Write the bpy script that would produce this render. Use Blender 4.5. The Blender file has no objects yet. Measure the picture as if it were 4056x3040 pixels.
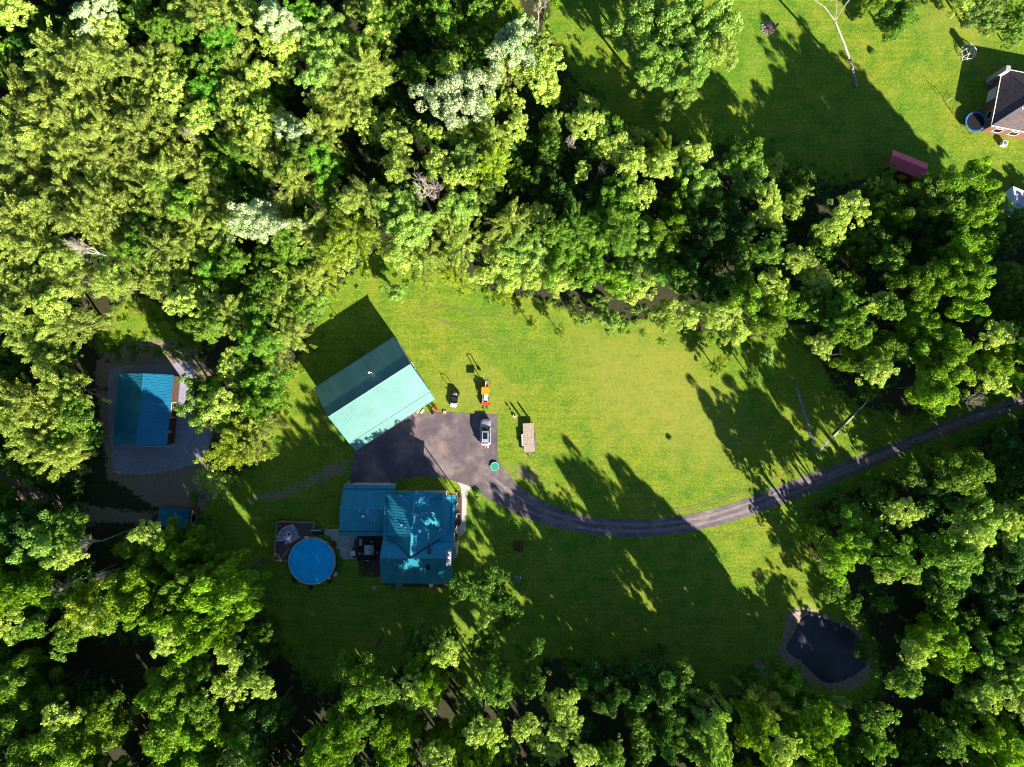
import bpy, math, random
import numpy as np
from mathutils import Vector, Matrix
PI = math.pi
R = math.radians
C = bpy.context.scene.collection
scene = bpy.context.scene

# ------------------------------------------------------------------ camera, sky, sun, exposure
CAMH = 120.0
FPX = 2766.0            # focal length in pixels of the 4056 wide photograph
cam_d = bpy.data.cameras.new('camera'); cam = bpy.data.objects.new('camera', cam_d); C.objects.link(cam)
cam.location = (0, 0, CAMH); cam.rotation_euler = (0, 0, 0)
cam_d.sensor_width = 36; cam_d.lens = FPX / 4056 * 36
cam_d.clip_start = 1; cam_d.clip_end = 6000
scene.camera = cam
SUN_EL, SUN_AZ = R(25), R(35.5)      # shadows fall up and to the left
SUN_STRENGTH, SKY_STRENGTH, EXPOSURE = 5.0, 0.048, 1.65
world = bpy.data.worlds.new('World'); scene.world = world; world.use_nodes = True
wn = world.node_tree; bg = wn.nodes['Background']
sky = wn.nodes.new('ShaderNodeTexSky'); sky.sky_type = 'NISHITA'; sky.sun_disc = False
sky.sun_elevation = SUN_EL; sky.sun_rotation = PI - SUN_AZ; sky.ozone_density = 5.0; sky.air_density = 1.0; sky.dust_density = 0.3
wn.links.new(sky.outputs[0], bg.inputs[0]); bg.inputs[1].default_value = SKY_STRENGTH
sd = bpy.data.lights.new('sun', 'SUN'); sd.energy = SUN_STRENGTH; sd.angle = R(0.5); sd.color = (1, 0.93, 0.80)
sun = bpy.data.objects.new('sun', sd); C.objects.link(sun)
sdir = Vector((math.sin(SUN_AZ) * math.cos(SUN_EL), -math.cos(SUN_AZ) * math.cos(SUN_EL), math.sin(SUN_EL)))
sun.rotation_euler = sdir.to_track_quat('Z', 'Y').to_euler()
sun.location = sdir * 200
vs = scene.view_settings
vs.view_transform = 'Standard'; vs.look = 'None'; vs.gamma = 1; vs.exposure = EXPOSURE; vs.use_curve_mapping = False
try:
    scene.cycles.filter_width = 1.05; scene.cycles.max_bounces = 6; scene.cycles.transparent_max_bounces = 4
except Exception: pass

# ------------------------------------------------------------------ measuring
def W(sx, sy, h=0.0):
    k = (CAMH - h) / FPX
    return Vector(((sx - 2028) * k, -(sy - 1520) * k, h))
DS = 4056 / 2212
def WD(dx, dy, h=0.0): return W(dx * DS, dy * DS, h)
def ZM(ox, oy, z):
    return lambda x, y, h=0.0: W(ox + x / z, oy + y / z, h)
RB = ZM(1200, 1150, 2.2115)      # barn, lawn things
RH = ZM(1000, 1850, 2.212)       # house
RV = ZM(1650, 1350, 3.685)       # vehicles
RG = ZM(350, 1300, 2.551)        # gravel shed
RP = ZM(2900, 2300, 2.949)       # pond
RS = ZM(500, 1900, 4.424)        # small shed
RQ = ZM(1080, 2020, 4.606)       # pool
RH2 = ZM(1480, 1900, 3.604)
RN = ZM(3350, 50, 2.072)         # neighbour
RT = ZM(3650, 80, 2.961)

# ------------------------------------------------------------------ materials
def newmat(name):
    m = bpy.data.materials.new(name); m.use_nodes = True
    return m, m.node_tree.nodes, m.node_tree.links, m.node_tree.nodes['Principled BSDF']
def ramp(N, pts):
    r = N.new('ShaderNodeValToRGB'); e = r.color_ramp.elements
    while len(e) < len(pts): e.new(0.5)
    for i, (p, c) in enumerate(pts):
        e[i].position = p; e[i].color = (c[0], c[1], c[2], 1)
    return r
def noise(N, L, scale, detail=4, rough=0.6, vec=None):
    n = N.new('ShaderNodeTexNoise'); n.inputs['Scale'].default_value = scale
    n.inputs['Detail'].default_value = detail; n.inputs['Roughness'].default_value = rough
    if vec is not None: L.new(vec, n.inputs['Vector'])
    return n
def mixc(N, L, fac, a, b, mode='MIX'):
    m = N.new('ShaderNodeMix'); m.data_type = 'RGBA'; m.blend_type = mode
    for sock, v in ((m.inputs[0], fac), (m.inputs[6], a), (m.inputs[7], b)):
        if isinstance(v, (int, float)): sock.default_value = v
        elif isinstance(v, tuple): sock.default_value = (v[0], v[1], v[2], 1)
        else: L.new(v, sock)
    return m.outputs[2]
def math_(N, L, op, a, b=0.0, clamp=False):
    m = N.new('ShaderNodeMath'); m.operation = op; m.use_clamp = clamp
    for i, v in enumerate((a, b)):
        if isinstance(v, (int, float)): m.inputs[i].default_value = v
        else: L.new(v, m.inputs[i])
    return m.outputs[0]
def simple(name, col, rough=0.7, metal=0.0, var=0.25, scale=3.0, bump=0.0, spec=0.5):
    m, N, L, P = newmat(name)
    tc = N.new('ShaderNodeNewGeometry')
    n = noise(N, L, scale, 5, 0.65, tc.outputs['Position'])
    lo = tuple(c * (1 - var) for c in col); hi = tuple(min(1, c * (1 + var)) for c in col)
    r = ramp(N, [(0.3, lo), (0.7, hi)]); L.new(n.outputs[0], r.inputs[0])
    L.new(r.outputs[0], P.inputs['Base Color'])
    P.inputs['Roughness'].default_value = rough; P.inputs['Metallic'].default_value = metal
    P.inputs['Specular IOR Level'].default_value = spec
    if bump:
        b = N.new('ShaderNodeBump'); b.inputs['Strength'].default_value = bump; b.inputs['Distance'].default_value = 0.02
        n2 = noise(N, L, scale * 12, 4, 0.6, tc.outputs['Position'])
        L.new(n2.outputs[0], b.inputs['Height']); L.new(b.outputs[0], P.inputs['Normal'])
    return m
M = {}
def roofmat(name, col, rough=0.34, metal=0.35):
    m, N, L, P = newmat(name)
    tc = N.new('ShaderNodeNewGeometry')
    a = noise(N, L, 0.35, 5, 0.7, tc.outputs['Position']); b = noise(N, L, 5.0, 4, 0.7, tc.outputs['Position'])
    s = math_(N, L, 'ADD', math_(N, L, 'MULTIPLY', a.outputs[0], 0.7), math_(N, L, 'MULTIPLY', b.outputs[0], 0.3))
    r = ramp(N, [(0.3, tuple(c * .82 for c in col)), (0.5, col), (0.72, tuple(c * 1.15 + .01 for c in col))])
    L.new(s, r.inputs[0])
    oi = N.new('ShaderNodeObjectInfo')
    v = math_(N, L, 'ADD', math_(N, L, 'MULTIPLY', oi.outputs['Random'], 0.10), 0.95)
    c = mixc(N, L, 1.0, r.outputs[0], v, 'MULTIPLY')
    L.new(c, P.inputs['Base Color'])
    rr = math_(N, L, 'ADD', math_(N, L, 'MULTIPLY', b.outputs[0], 0.2), rough - 0.1)
    L.new(rr, P.inputs['Roughness']); P.inputs['Metallic'].default_value = metal
    return m
M['barn_roof'] = roofmat('barn_metal_roof', (0.095, 0.235, 0.205), 0.42, 0.25)
M['house_roof'] = roofmat('house_metal_roof', (0.028, 0.27, 0.37), 0.38, 0.5)
M['shed_roof'] = roofmat('shed_metal_roof', (0.02, 0.22, 0.38), 0.36, 0.45)
M['trim_teal'] = simple('teal_trim', (0.04, 0.22, 0.24), 0.4, 0.3)
M['trim_pale'] = simple('pale_trim', (0.30, 0.52, 0.46), 0.4, 0.2)
M['white'] = simple('white_paint', (0.78, 0.78, 0.76), 0.5, 0, 0.06)
M['offwhite'] = simple('weathered_white', (0.6, 0.6, 0.6), 0.6, 0, 0.15)
M['siding'] = simple('tan_siding', (0.42, 0.37, 0.29), 0.7, 0, 0.1)
M['barnwall'] = simple('barn_wall', (0.45, 0.44, 0.40), 0.6, 0.0, 0.1)
M['brownwood'] = simple('dark_brown_wood', (0.065, 0.03, 0.018), 0.75, 0, 0.4, 6)
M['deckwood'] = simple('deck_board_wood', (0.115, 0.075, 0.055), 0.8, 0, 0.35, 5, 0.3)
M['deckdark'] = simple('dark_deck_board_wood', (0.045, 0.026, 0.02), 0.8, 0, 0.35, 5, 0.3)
M['railwood'] = simple('pale_rail_wood', (0.30, 0.24, 0.18), 0.8, 0, 0.3, 5)
M['plank'] = simple('grey_trailer_plank', (0.36, 0.29, 0.22), 0.85, 0, 0.4, 4, 0.3)
M['black'] = simple('black_plastic', (0.012, 0.012, 0.014), 0.5, 0, 0.3)
M['rubber'] = simple('tyre_rubber', (0.015, 0.015, 0.016), 0.85, 0, 0.3)
M['darkmetal'] = simple('dark_metal', (0.05, 0.05, 0.055), 0.45, 0.6, 0.3)
M['steel'] = simple('bare_steel', (0.45, 0.45, 0.46), 0.35, 0.8, 0.2)
M['silver'] = simple('silver_car_paint', (0.46, 0.47, 0.53), 0.3, 0.4, 0.05)
M['glass'] = simple('dark_glass', (0.008, 0.015, 0.022), 0.06, 0.0, 0.05, spec=0.9)
M['orange'] = simple('orange_paint', (0.75, 0.26, 0.01), 0.4, 0, 0.1)
M['redorange'] = simple('orange_red_paint', (0.55, 0.07, 0.015), 0.5, 0, 0.2)
M['red'] = simple('red_paint', (0.50, 0.03, 0.02), 0.5, 0, 0.2)
M['greypad'] = simple('grey_vinyl', (0.16, 0.16, 0.18), 0.5, 0, 0.15)
M['concrete'] = simple('patio_concrete', (0.36, 0.34, 0.32), 0.85, 0, 0.22, 0.9, 0.2)
M['path_concrete'] = simple('walkway_concrete', (0.42, 0.40, 0.37), 0.85, 0, 0.15, 1.3, 0.2)
M['tan'] = simple('tan_block', (0.42, 0.33, 0.22), 0.85, 0, 0.2)
M['chimney'] = simple('chimney_stone', (0.36, 0.33, 0.33), 0.85, 0, 0.3, 6, 0.4)
M['brick'] = simple('red_brick', (0.19, 0.075, 0.05), 0.85, 0, 0.4, 8, 0.4)
M['shingle'] = simple('brown_shingle', (0.085, 0.062, 0.065), 0.8, 0, 0.45, 2.2, 0.5)
M['redroof'] = roofmat('faded_red_roof', (0.85, 0.15, 0.20), 0.45, 0.15)
M['palemetal'] = simple('pale_blue_grey_roof', (0.36, 0.38, 0.46), 0.6, 0, 0.1)
M['orangewood'] = simple('orange_stained_wood', (0.32, 0.09, 0.02), 0.75, 0, 0.3, 6)
M['green_tub'] = simple('green_plastic', (0.02, 0.30, 0.16), 0.4, 0, 0.15)
M['mint'] = simple('pale_green_rim', (0.35, 0.62, 0.48), 0.5, 0, 0.1)
M['blue_pad'] = simple('blue_trampoline_pad', (0.06, 0.22, 0.52), 0.5, 0, 0.2)
M['poolrim'] = simple('pool_rim', (0.50, 0.49, 0.50), 0.5, 0, 0.06)
M['sofa'] = simple('lavender_grey_cushion', (0.30, 0.29, 0.38), 0.9, 0, 0.08)
M['pink'] = simple('hot_pink_plastic', (0.75, 0.06, 0.18), 0.5, 0, 0.1)
M['stone'] = simple('pond_stone', (0.24, 0.22, 0.21), 0.9, 0, 0.3, 3, 0.4)
M['bark'] = simple('tree_bark', (0.11, 0.085, 0.06), 0.9, 0, 0.35, 4, 0.4)
M['birchbark'] = simple('grey_birch_bark', (0.26, 0.24, 0.20), 0.85, 0, 0.5, 1.5, 0.3)
M['palebark'] = simple('pale_dead_wood', (0.40, 0.34, 0.29), 0.85, 0, 0.25, 4, 0.3)
M['ash'] = simple('fire_pit_ash', (0.16, 0.11, 0.09), 0.95, 0, 0.7, 5, 0.6)
M['pot'] = simple('dark_pot', (0.03, 0.02, 0.02), 0.6)
M['bed'] = simple('mulch', (0.075, 0.045, 0.032), 0.95, 0, 0.5, 4, 0.6)

def asphalt():
    m, N, L, P = newmat('asphalt')
    g = N.new('ShaderNodeNewGeometry'); p = g.outputs['Position']
    a = noise(N, L, 0.22, 6, 0.7, p); b = noise(N, L, 9, 4, 0.7, p); c = noise(N, L, 0.9, 5, 0.7, p)
    r = ramp(N, [(0.32, (0.070, 0.052, 0.066)), (0.50, (0.125, 0.094, 0.105)), (0.64, (0.23, 0.175, 0.165))]); L.new(a.outputs[0], r.inputs[0])
    r2 = ramp(N, [(0.3, (0.82, 0.82, 0.82)), (0.7, (1.18, 1.16, 1.12))]); L.new(b.outputs[0], r2.inputs[0])
    c1 = mixc(N, L, 1.0, r.outputs[0], r2.outputs[0], 'MULTIPLY')
    r3 = ramp(N, [(0.56, (0, 0, 0)), (0.68, (1, 1, 1))]); L.new(c.outputs[0], r3.inputs[0])
    c2 = mixc(N, L, math_(N, L, 'MULTIPLY', r3.outputs[0], 0.3), c1, (0.26, 0.21, 0.19))
    L.new(c2, P.inputs['Base Color']); P.inputs['Roughness'].default_value = 0.62
    bp = N.new('ShaderNodeBump'); bp.inputs['Strength'].default_value = 0.3; bp.inputs['Distance'].default_value = 0.02
    L.new(b.outputs[0], bp.inputs['Height']); L.new(bp.outputs[0], P.inputs['Normal'])
    return m
M['asphalt'] = asphalt()
def gravel():
    m, N, L, P = newmat('gravel')
    g = N.new('ShaderNodeNewGeometry'); p = g.outputs['Position']
    v = N.new('ShaderNodeTexVoronoi'); v.inputs['Scale'].default_value = 7; L.new(p, v.inputs['Vector'])
    a = noise(N, L, 0.4, 6, 0.7, p); b = noise(N, L, 5, 5, 0.7, p)
    r = ramp(N, [(0.3, (0.20, 0.20, 0.27)), (0.7, (0.31, 0.31, 0.40))]); L.new(a.outputs[0], r.inputs[0])
    c = mixc(N, L, 0.35, r.outputs[0], v.outputs['Color'], 'SOFT_LIGHT')
    r2 = ramp(N, [(0.3, (0.75,) * 3), (0.7, (1.2,) * 3)]); L.new(b.outputs[0], r2.inputs[0])
    L.new(mixc(N, L, 1.0, c, r2.outputs[0], 'MULTIPLY'), P.inputs['Base Color']); P.inputs['Roughness'].default_value = 0.9
    bp = N.new('ShaderNodeBump'); bp.inputs['Strength'].default_value = 0.6; bp.inputs['Distance'].default_value = 0.03
    L.new(v.outputs['Distance'], bp.inputs['Height']); L.new(bp.outputs[0], P.inputs['Normal'])
    return m
M['gravel'] = gravel()
def mp2(N, L, p):
    m = N.new('ShaderNodeMapping'); m.inputs['Location'].default_value = (31, 17, 5); L.new(p, m.inputs['Vector']); return m.outputs[0]
def groundmat():
    m, N, L, P = newmat('ground_cover')
    g = N.new('ShaderNodeNewGeometry'); p = g.outputs['Position']
    def attr(n):
        a = N.new('ShaderNodeAttribute'); a.attribute_name = n; return a.outputs['Fac']
    fine = noise(N, L, 2.6, 5, 0.75, p); vfine = noise(N, L, 7, 4, 0.8, p); med = noise(N, L, 0.35, 5, 0.65, p); big = noise(N, L, 0.06, 4, 0.6, p)
    edge = noise(N, L, 0.8, 6, 0.7, p)
    # lawn
    r1 = ramp(N, [(0.30, (0.058, 0.122, 0.020)), (0.5, (0.150, 0.224, 0.016)), (0.70, (0.265, 0.305, 0.026))]); L.new(fine.outputs[0], r1.inputs[0])
    r2 = ramp(N, [(0.34, (0.58, 0.84, 0.9)), (0.5, (1, 1, 1)), (0.66, (1.32, 1.10, 1.5))]); L.new(med.outputs[0], r2.inputs[0])
    r3 = ramp(N, [(0.35, (0.80, 0.98, 0.9)), (0.62, (1.15, 1.04, 1.0))]); L.new(big.outputs[0], r3.inputs[0])
    r4 = ramp(N, [(0.3, (0.6, 0.65, 0.6)), (0.7, (1.4, 1.35, 1.4))]); L.new(vfine.outputs[0], r4.inputs[0])
    lawn = mixc(N, L, 1, mixc(N, L, 1, mixc(N, L, 1, r1.outputs[0], r2.outputs[0], 'MULTIPLY'), r3.outputs[0], 'MULTIPLY'), r4.outputs[0], 'MULTIPLY')
    mp = N.new('ShaderNodeMapping'); mp.inputs['Rotation'].default_value = (0, 0, R(17)); mp.inputs['Scale'].default_value = (0.10, 1.7, 1); L.new(p, mp.inputs['Vector'])
    sn = noise(N, L, 1.0, 3, 0.6, mp.outputs[0]); rs_ = ramp(N, [(0.34, (0.87, 0.91, 0.87)), (0.5, (1, 1, 1)), (0.66, (1.12, 1.07, 1.14))]); L.new(sn.outputs[0], rs_.inputs[0])
    lawn = mixc(N, L, 1, lawn, rs_.outputs[0], 'MULTIPLY')
    pn = noise(N, L, 0.55, 6, 0.75, mp2(N, L, p)); rp_ = ramp(N, [(0.57, (0, 0, 0)), (0.66, (1, 1, 1))]); L.new(pn.outputs[0], rp_.inputs[0])
    lawn = mixc(N, L, math_(N, L, 'MULTIPLY', rp_.outputs[0], 0.55), lawn, (0.055, 0.14, 0.018))
    pb = noise(N, L, 0.8, 6, 0.8, p); rb_ = ramp(N, [(0.62, (0, 0, 0)), (0.72, (1, 1, 1))]); L.new(pb.outputs[0], rb_.inputs[0])
    lawn = mixc(N, L, math_(N, L, 'MULTIPLY', rb_.outputs[0], 0.6), lawn, (0.24, 0.20, 0.07))
    dryc = mixc(N, L, fine.outputs[0], (0.20, 0.215, 0.025), (0.32, 0.315, 0.06))
    dry = math_(N, L, 'MULTIPLY', attr('dry'), math_(N, L, 'ADD', math_(N, L, 'MULTIPLY', edge.outputs[0], 2.2), -0.45), True)
    lawn = mixc(N, L, dry, lawn, dryc)
    # forest floor
    rf = ramp(N, [(0.3, (0.022, 0.026, 0.012)), (0.55, (0.050, 0.050, 0.024)), (0.75, (0.095, 0.078, 0.045))]); L.new(fine.outputs[0], rf.inputs[0])
    def blend(a, w=0.7):
        s = math_(N, L, 'ADD', a, math_(N, L, 'MULTIPLY', math_(N, L, 'SUBTRACT', edge.outputs[0], 0.5), w))
        mr = N.new('ShaderNodeMapRange'); mr.interpolation_type = 'SMOOTHSTEP'; mr.inputs[1].default_value = 0.38; mr.inputs[2].default_value = 0.62
        L.new(s, mr.inputs[0]); return mr.outputs[0]
    base = mixc(N, L, blend(attr('lawn')), rf.outputs[0], lawn)
    rd = ramp(N, [(0.3, (0.19, 0.138, 0.10)), (0.5, (0.25, 0.190, 0.14)), (0.72, (0.33, 0.265, 0.20))]); L.new(fine.outputs[0], rd.inputs[0])
    base = mixc(N, L, blend(attr('dirt'), 1.5), base, rd.outputs[0])
    L.new(base, P.inputs['Base Color']); P.inputs['Roughness'].default_value = 0.95; P.inputs['Specular IOR Level'].default_value = 0.12
    b = N.new('ShaderNodeBump'); b.inputs['Strength'].default_value = 0.55; b.inputs['Distance'].default_value = 0.10
    s = math_(N, L, 'ADD', fine.outputs[0], math_(N, L, 'MULTIPLY', vfine.outputs[0], 0.7))
    L.new(s, b.inputs['Height']); L.new(b.outputs[0], P.inputs['Normal'])
    return m
M['ground'] = groundmat()
def track_mat():
    m, N, L, P = newmat('worn_grass_track')
    g = N.new('ShaderNodeNewGeometry'); p = g.outputs['Position']
    n = noise(N, L, 3, 5, .7, p); r = ramp(N, [(0.3, (0.075, 0.095, 0.012)), (0.55, (0.16, 0.15, 0.04)), (0.75, (0.24, 0.19, 0.09))]); L.new(n.outputs[0], r.inputs[0])
    L.new(r.outputs[0], P.inputs['Base Color']); P.inputs['Roughness'].default_value = 0.95
    return m
M['track'] = track_mat()
def water(name, col, rough, sc, stren):
    m, N, L, P = newmat(name)
    g = N.new('ShaderNodeNewGeometry'); n = noise(N, L, 0.8, 4, .6, g.outputs['Position'])
    r = ramp(N, [(0.3, tuple(c * .85 for c in col)), (0.7, tuple(c * 1.12 for c in col))]); L.new(n.outputs[0], r.inputs[0])
    L.new(r.outputs[0], P.inputs['Base Color']); P.inputs['Roughness'].default_value = rough; P.inputs['IOR'].default_value = 1.33
    n2 = noise(N, L, sc, 3, .5, g.outputs['Position']); b = N.new('ShaderNodeBump'); b.inputs['Strength'].default_value = stren; b.inputs['Distance'].default_value = 0.02
    L.new(n2.outputs[0], b.inputs['Height']); L.new(b.outputs[0], P.inputs['Normal'])
    return m
M['pool_water'] = water('pool_water', (0.0, 0.50, 0.95), 0.12, 4, 0.25)
M['pond_water'] = water('pond_water', (0.045, 0.043, 0.055), 0.25, 3, 0.2)
def leafmat(name, dark, light, hue=0.12, trans=0.30, spec=0.35, rough=0.5):
    m, N, L, P = newmat(name)
    a = N.new('ShaderNodeAttribute'); a.attribute_name = 'tint'
    oi = N.new('ShaderNodeObjectInfo')
    c = mixc(N, L, a.outputs['Fac'], tuple(dark), tuple(light))
    h = N.new('ShaderNodeHueSaturation'); L.new(c, h.inputs['Color'])
    L.new(math_(N, L, 'ADD', math_(N, L, 'MULTIPLY', oi.outputs['Random'], hue * 0.35), 0.5 - hue * 0.175), h.inputs['Hue'])
    L.new(math_(N, L, 'ADD', math_(N, L, 'MULTIPLY', math_(N, L, 'FRACT', math_(N, L, 'MULTIPLY', oi.outputs['Random'], 7.31)), 0.4), 0.8), h.inputs['Value'])
    L.new(h.outputs[0], P.inputs['Base Color']); P.inputs['Roughness'].default_value = rough; P.inputs['Specular IOR Level'].default_value = spec
    t = N.new('ShaderNodeBsdfTranslucent'); L.new(mixc(N, L, 1, h.outputs[0], (1.1, 1.2, 0.5), 'MULTIPLY'), t.inputs[0])
    ms = N.new('ShaderNodeMixShader'); ms.inputs[0].default_value = trans
    L.new(P.outputs[0], ms.inputs[1]); L.new(t.outputs[0], ms.inputs[2])
    L.new(ms.outputs[0], N['Material Output'].inputs['Surface'])
    return m
LM = {
 'F': leafmat('olive_feathery_leaves', (0.13, 0.18, 0.015), (0.56, 0.66, 0.14), 0.04, 0.40),
 'G': leafmat('mid_green_leaves', (0.045, 0.12, 0.008), (0.29, 0.50, 0.04), 0.06, 0.38),
 'B': leafmat('bright_green_leaves', (0.06, 0.19, 0.012), (0.25, 0.56, 0.04), 0.04, 0.38),
 'W': leafmat('silver_white_leaves', (0.07, 0.18, 0.015), (0.86, 0.93, 0.58), 0.03, 0.3, 0.5, 0.45),
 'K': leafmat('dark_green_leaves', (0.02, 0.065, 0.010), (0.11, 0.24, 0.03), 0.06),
 'O': leafmat('yellow_green_leaves', (0.05, 0.13, 0.006), (0.36, 0.57, 0.025), 0.04, 0.40),
 'P': leafmat('pale_green_leaves', (0.09, 0.19, 0.018), (0.50, 0.70, 0.16), 0.04, 0.40),
 'R': leafmat('russet_leaves', (0.12, 0.07, 0.02), (0.30, 0.16, 0.07), 0.06),
 'S': leafmat('fine_pale_leaves', (0.10, 0.20, 0.02), (0.44, 0.64, 0.13), 0.03, 0.38),
 'Y': leafmat('golden_olive_leaves', (0.13, 0.19, 0.008), (0.50, 0.62, 0.045), 0.04, 0.40),
}

# ------------------------------------------------------------------ mesh building
def addmesh(name, verts, faces, mat, parent=None, smooth=False, loc=None):
    me = bpy.data.meshes.new(name); me.from_pydata([tuple(v) for v in verts], [], faces)
    me.validate(); me.update()
    if smooth: me.polygons.foreach_set('use_smooth', [True] * len(me.polygons))
    if mat is not None: me.materials.append(mat)
    o = bpy.data.objects.new(name, me); C.objects.link(o)
    if parent is not None: o.parent = parent
    if loc is not None: o.location = loc
    return o
class MB:
    def __init__(s): s.v = []; s.f = []
    def add(s, v, f):
        n = len(s.v); s.v += [Vector(x) for x in v]; s.f += [tuple(i + n for i in q) for q in f]; return s
    def box(s, x0, x1, y0, y1, z0, z1, rz=0, c=(0, 0, 0)):
        v = [Vector((x, y, z)) for z in (z0, z1) for x, y in ((x0, y0), (x1, y0), (x1, y1), (x0, y1))]
        if rz: 
            m = Matrix.Rotation(rz, 3, 'Z'); v = [m @ q for q in v]
        v = [q + Vector(c) for q in v]
        return s.add(v, [(3, 2, 1, 0), (4, 5, 6, 7), (0, 1, 5, 4), (1, 2, 6, 5), (2, 3, 7, 6), (3, 0, 4, 7)])
    def prism(s, poly, z0, z1):
        n = len(poly); zz0 = z0 if not callable(z0) else None
        v = [Vector((p[0], p[1], z0)) for p in poly] + [Vector((p[0], p[1], z1)) for p in poly]
        return s.add(v, [tuple(range(n - 1, -1, -1)), tuple(range(n, 2 * n))] + [(i, (i + 1) % n, n + (i + 1) % n, n + i) for i in range(n)])
    def tube(s, p0, p1, r0, r1=None, n=6, cap=True):
        r1 = r0 if r1 is None else r1
        p0 = Vector(p0); p1 = Vector(p1); d = (p1 - p0).normalized()
        a = d.orthogonal().normalized(); b = d.cross(a)
        v = [p0 + (a * math.cos(2 * PI * i / n) + b * math.sin(2 * PI * i / n)) * r0 for i in range(n)]
        v += [p1 + (a * math.cos(2 * PI * i / n) + b * math.sin(2 * PI * i / n)) * r1 for i in range(n)]
        f = [(i, (i + 1) % n, n + (i + 1) % n, n + i) for i in range(n)]
        if cap: f += [tuple(range(n - 1, -1, -1)), tuple(range(n, 2 * n))]
        return s.add(v, f)
    def path(s, pts, r, n=6, rad=None):
        for i in range(len(pts) - 1):
            s.tube(pts[i], pts[i + 1], rad[i] if rad else r, rad[i + 1] if rad else r, n)
        return s
    def lathe(s, prof, n=20, c=(0, 0, 0), sx=1, sy=1):
        v = []; f = []
        for r, z in prof:
            v += [Vector((c[0] + sx * r * math.cos(2 * PI * i / n), c[1] + sy * r * math.sin(2 * PI * i / n), c[2] + z)) for i in range(n)]
        for k in range(len(prof) - 1):
            f += [(k * n + i, k * n + (i + 1) % n, (k + 1) * n + (i + 1) % n, (k + 1) * n + i) for i in range(n)]
        f += [tuple(range(n - 1, -1, -1)), tuple(range((len(prof) - 1) * n, len(prof) * n))]
        return s.add(v, f)
    def loft(s, secs):
        """secs: list of equal-length closed rings"""
        n = len(secs[0]); v = [p for q in secs for p in q]; f = []
        for k in range(len(secs) - 1):
            f += [(k * n + i, k * n + (i + 1) % n, (k + 1) * n + (i + 1) % n, (k + 1) * n + i) for i in range(n)]
        f += [tuple(range(n - 1, -1, -1)), tuple(range((len(secs) - 1) * n, len(secs) * n))]
        return s.add(v, f)
    def build(s, name, mat, parent=None, smooth=False): return addmesh(name, s.v, s.f, mat, parent, smooth)
def tag(o, label=None, cat=None, group=None, kind=None):
    if label: o['label'] = label
    if cat: o['category'] = cat
    if group: o['group'] = group
    if kind: o['kind'] = kind
    return o
def thing(name, label, cat, loc=(0, 0, 0), rz=0, group=None):
    o = bpy.data.objects.new(name, None); C.objects.link(o); o.location = loc; o.rotation_euler = (0, 0, rz)
    o.empty_display_size = 0.3
    return tag(o, label, cat, group)
def dup(root, loc, rz=0, scale=None, label=None):
    r = root.copy(); C.objects.link(r); r.location = loc; r.rotation_euler = (0, 0, rz)
    if scale: r.scale = scale
    if label: r['label'] = label
    for ch in list(root.children):
        c = ch.copy(); C.objects.link(c); c.parent = r
        for g in list(ch.children):
            d = g.copy(); C.objects.link(d); d.parent = c
    return r
def smoothline(pts, sub=6):
    out = []
    P = [Vector((p[0], p[1])) for p in pts]
    for i in range(len(P) - 1):
        a = P[max(i - 1, 0)]; b = P[i]; c = P[i + 1]; d = P[min(i + 2, len(P) - 1)]
        for k in range(sub):
            t = k / sub
            out.append(0.5 * ((2 * b) + (-a + c) * t + (2 * a - 5 * b + 4 * c - d) * t * t + (-a + 3 * b - 3 * c + d) * t ** 3))
    out.append(P[-1]); return out
def jag(poly, amp, step=0.4, seed=0):
    rnd = random.Random(seed); out = []
    n = len(poly)
    for i in range(n):
        a = Vector(poly[i][:2]); b = Vector(poly[(i + 1) % n][:2]); L_ = (b - a).length
        k = max(1, int(L_ / step)); nrm = Vector((-(b - a).y, (b - a).x)).normalized() if L_ > 1e-6 else Vector((0, 0))
        for j in range(k):
            out.append(a.lerp(b, j / k) + nrm * rnd.uniform(-amp, amp))
    return out
def sheet(name, poly, z, mat, kind='structure', thick=0.0):
    from mathutils.geometry import tessellate_polygon
    P3 = [Vector((p[0], p[1], z)) for p in poly]
    tris = tessellate_polygon([P3])
    fs = []
    for t in tris:
        a, b, c = (P3[i] for i in t)
        fs.append(tuple(t) if (b - a).cross(c - a).z > 0 else tuple(reversed(t)))
    v = list(P3); f = list(fs)
    if thick:
        n = len(P3); v += [Vector((p.x, p.y, z - thick)) for p in P3]
        f += [(i, (i + 1) % n, n + (i + 1) % n, n + i) for i in range(n)]
    o = addmesh(name, v, f, mat); o['kind'] = kind
    return o

# ------------------------------------------------------------------ regions on the ground (pixel outlines turned into metres)
def DP(s): 
    q = [float(t) for t in s.replace(',', ' ').split()]
    return [WD(q[i], q[i + 1]) for i in range(0, len(q), 2)]
lawn_main = DP("""700,640 760,590 800,555 850,545 900,575 960,600 1020,610 1090,640 1150,640 1210,665 1290,690 1330,700 1400,690 1480,715 1560,720 1640,730 1720,700
 1760,760 1800,830 1860,880 1960,900 2060,880 2212,820 2300,790 2300,850 2150,930 2050,990 1960,1020 1840,1060 1750,1100 1740,1180 1800,1260 1860,1330 1900,1420 1900,1500 1800,1540 1640,1500 1560,1500
 1450,1460 1350,1440 1180,1420 1130,1500 1000,1500 960,1380 900,1400 850,1460 800,1450 740,1470 700,1500 640,1450 600,1400 560,1300 480,1250 430,1150 420,1080
 480,1040 560,1000 580,930 600,860 640,800 660,740 690,690""")
lawn_ne = DP("""1180,-60 1190,30 1170,60 1210,120 1240,170 1280,210 1330,260 1400,290 1450,300 1500,330 1560,310 1620,330 1700,360 1760,390 1800,400 1900,380 2000,390 2080,400 2140,420 2212,430 2500,480 2500,-80""")
lawn_small = DP("""270,650 320,640 370,690 430,730 440,760 340,760 260,740 215,770 200,720 240,690""")
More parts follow.
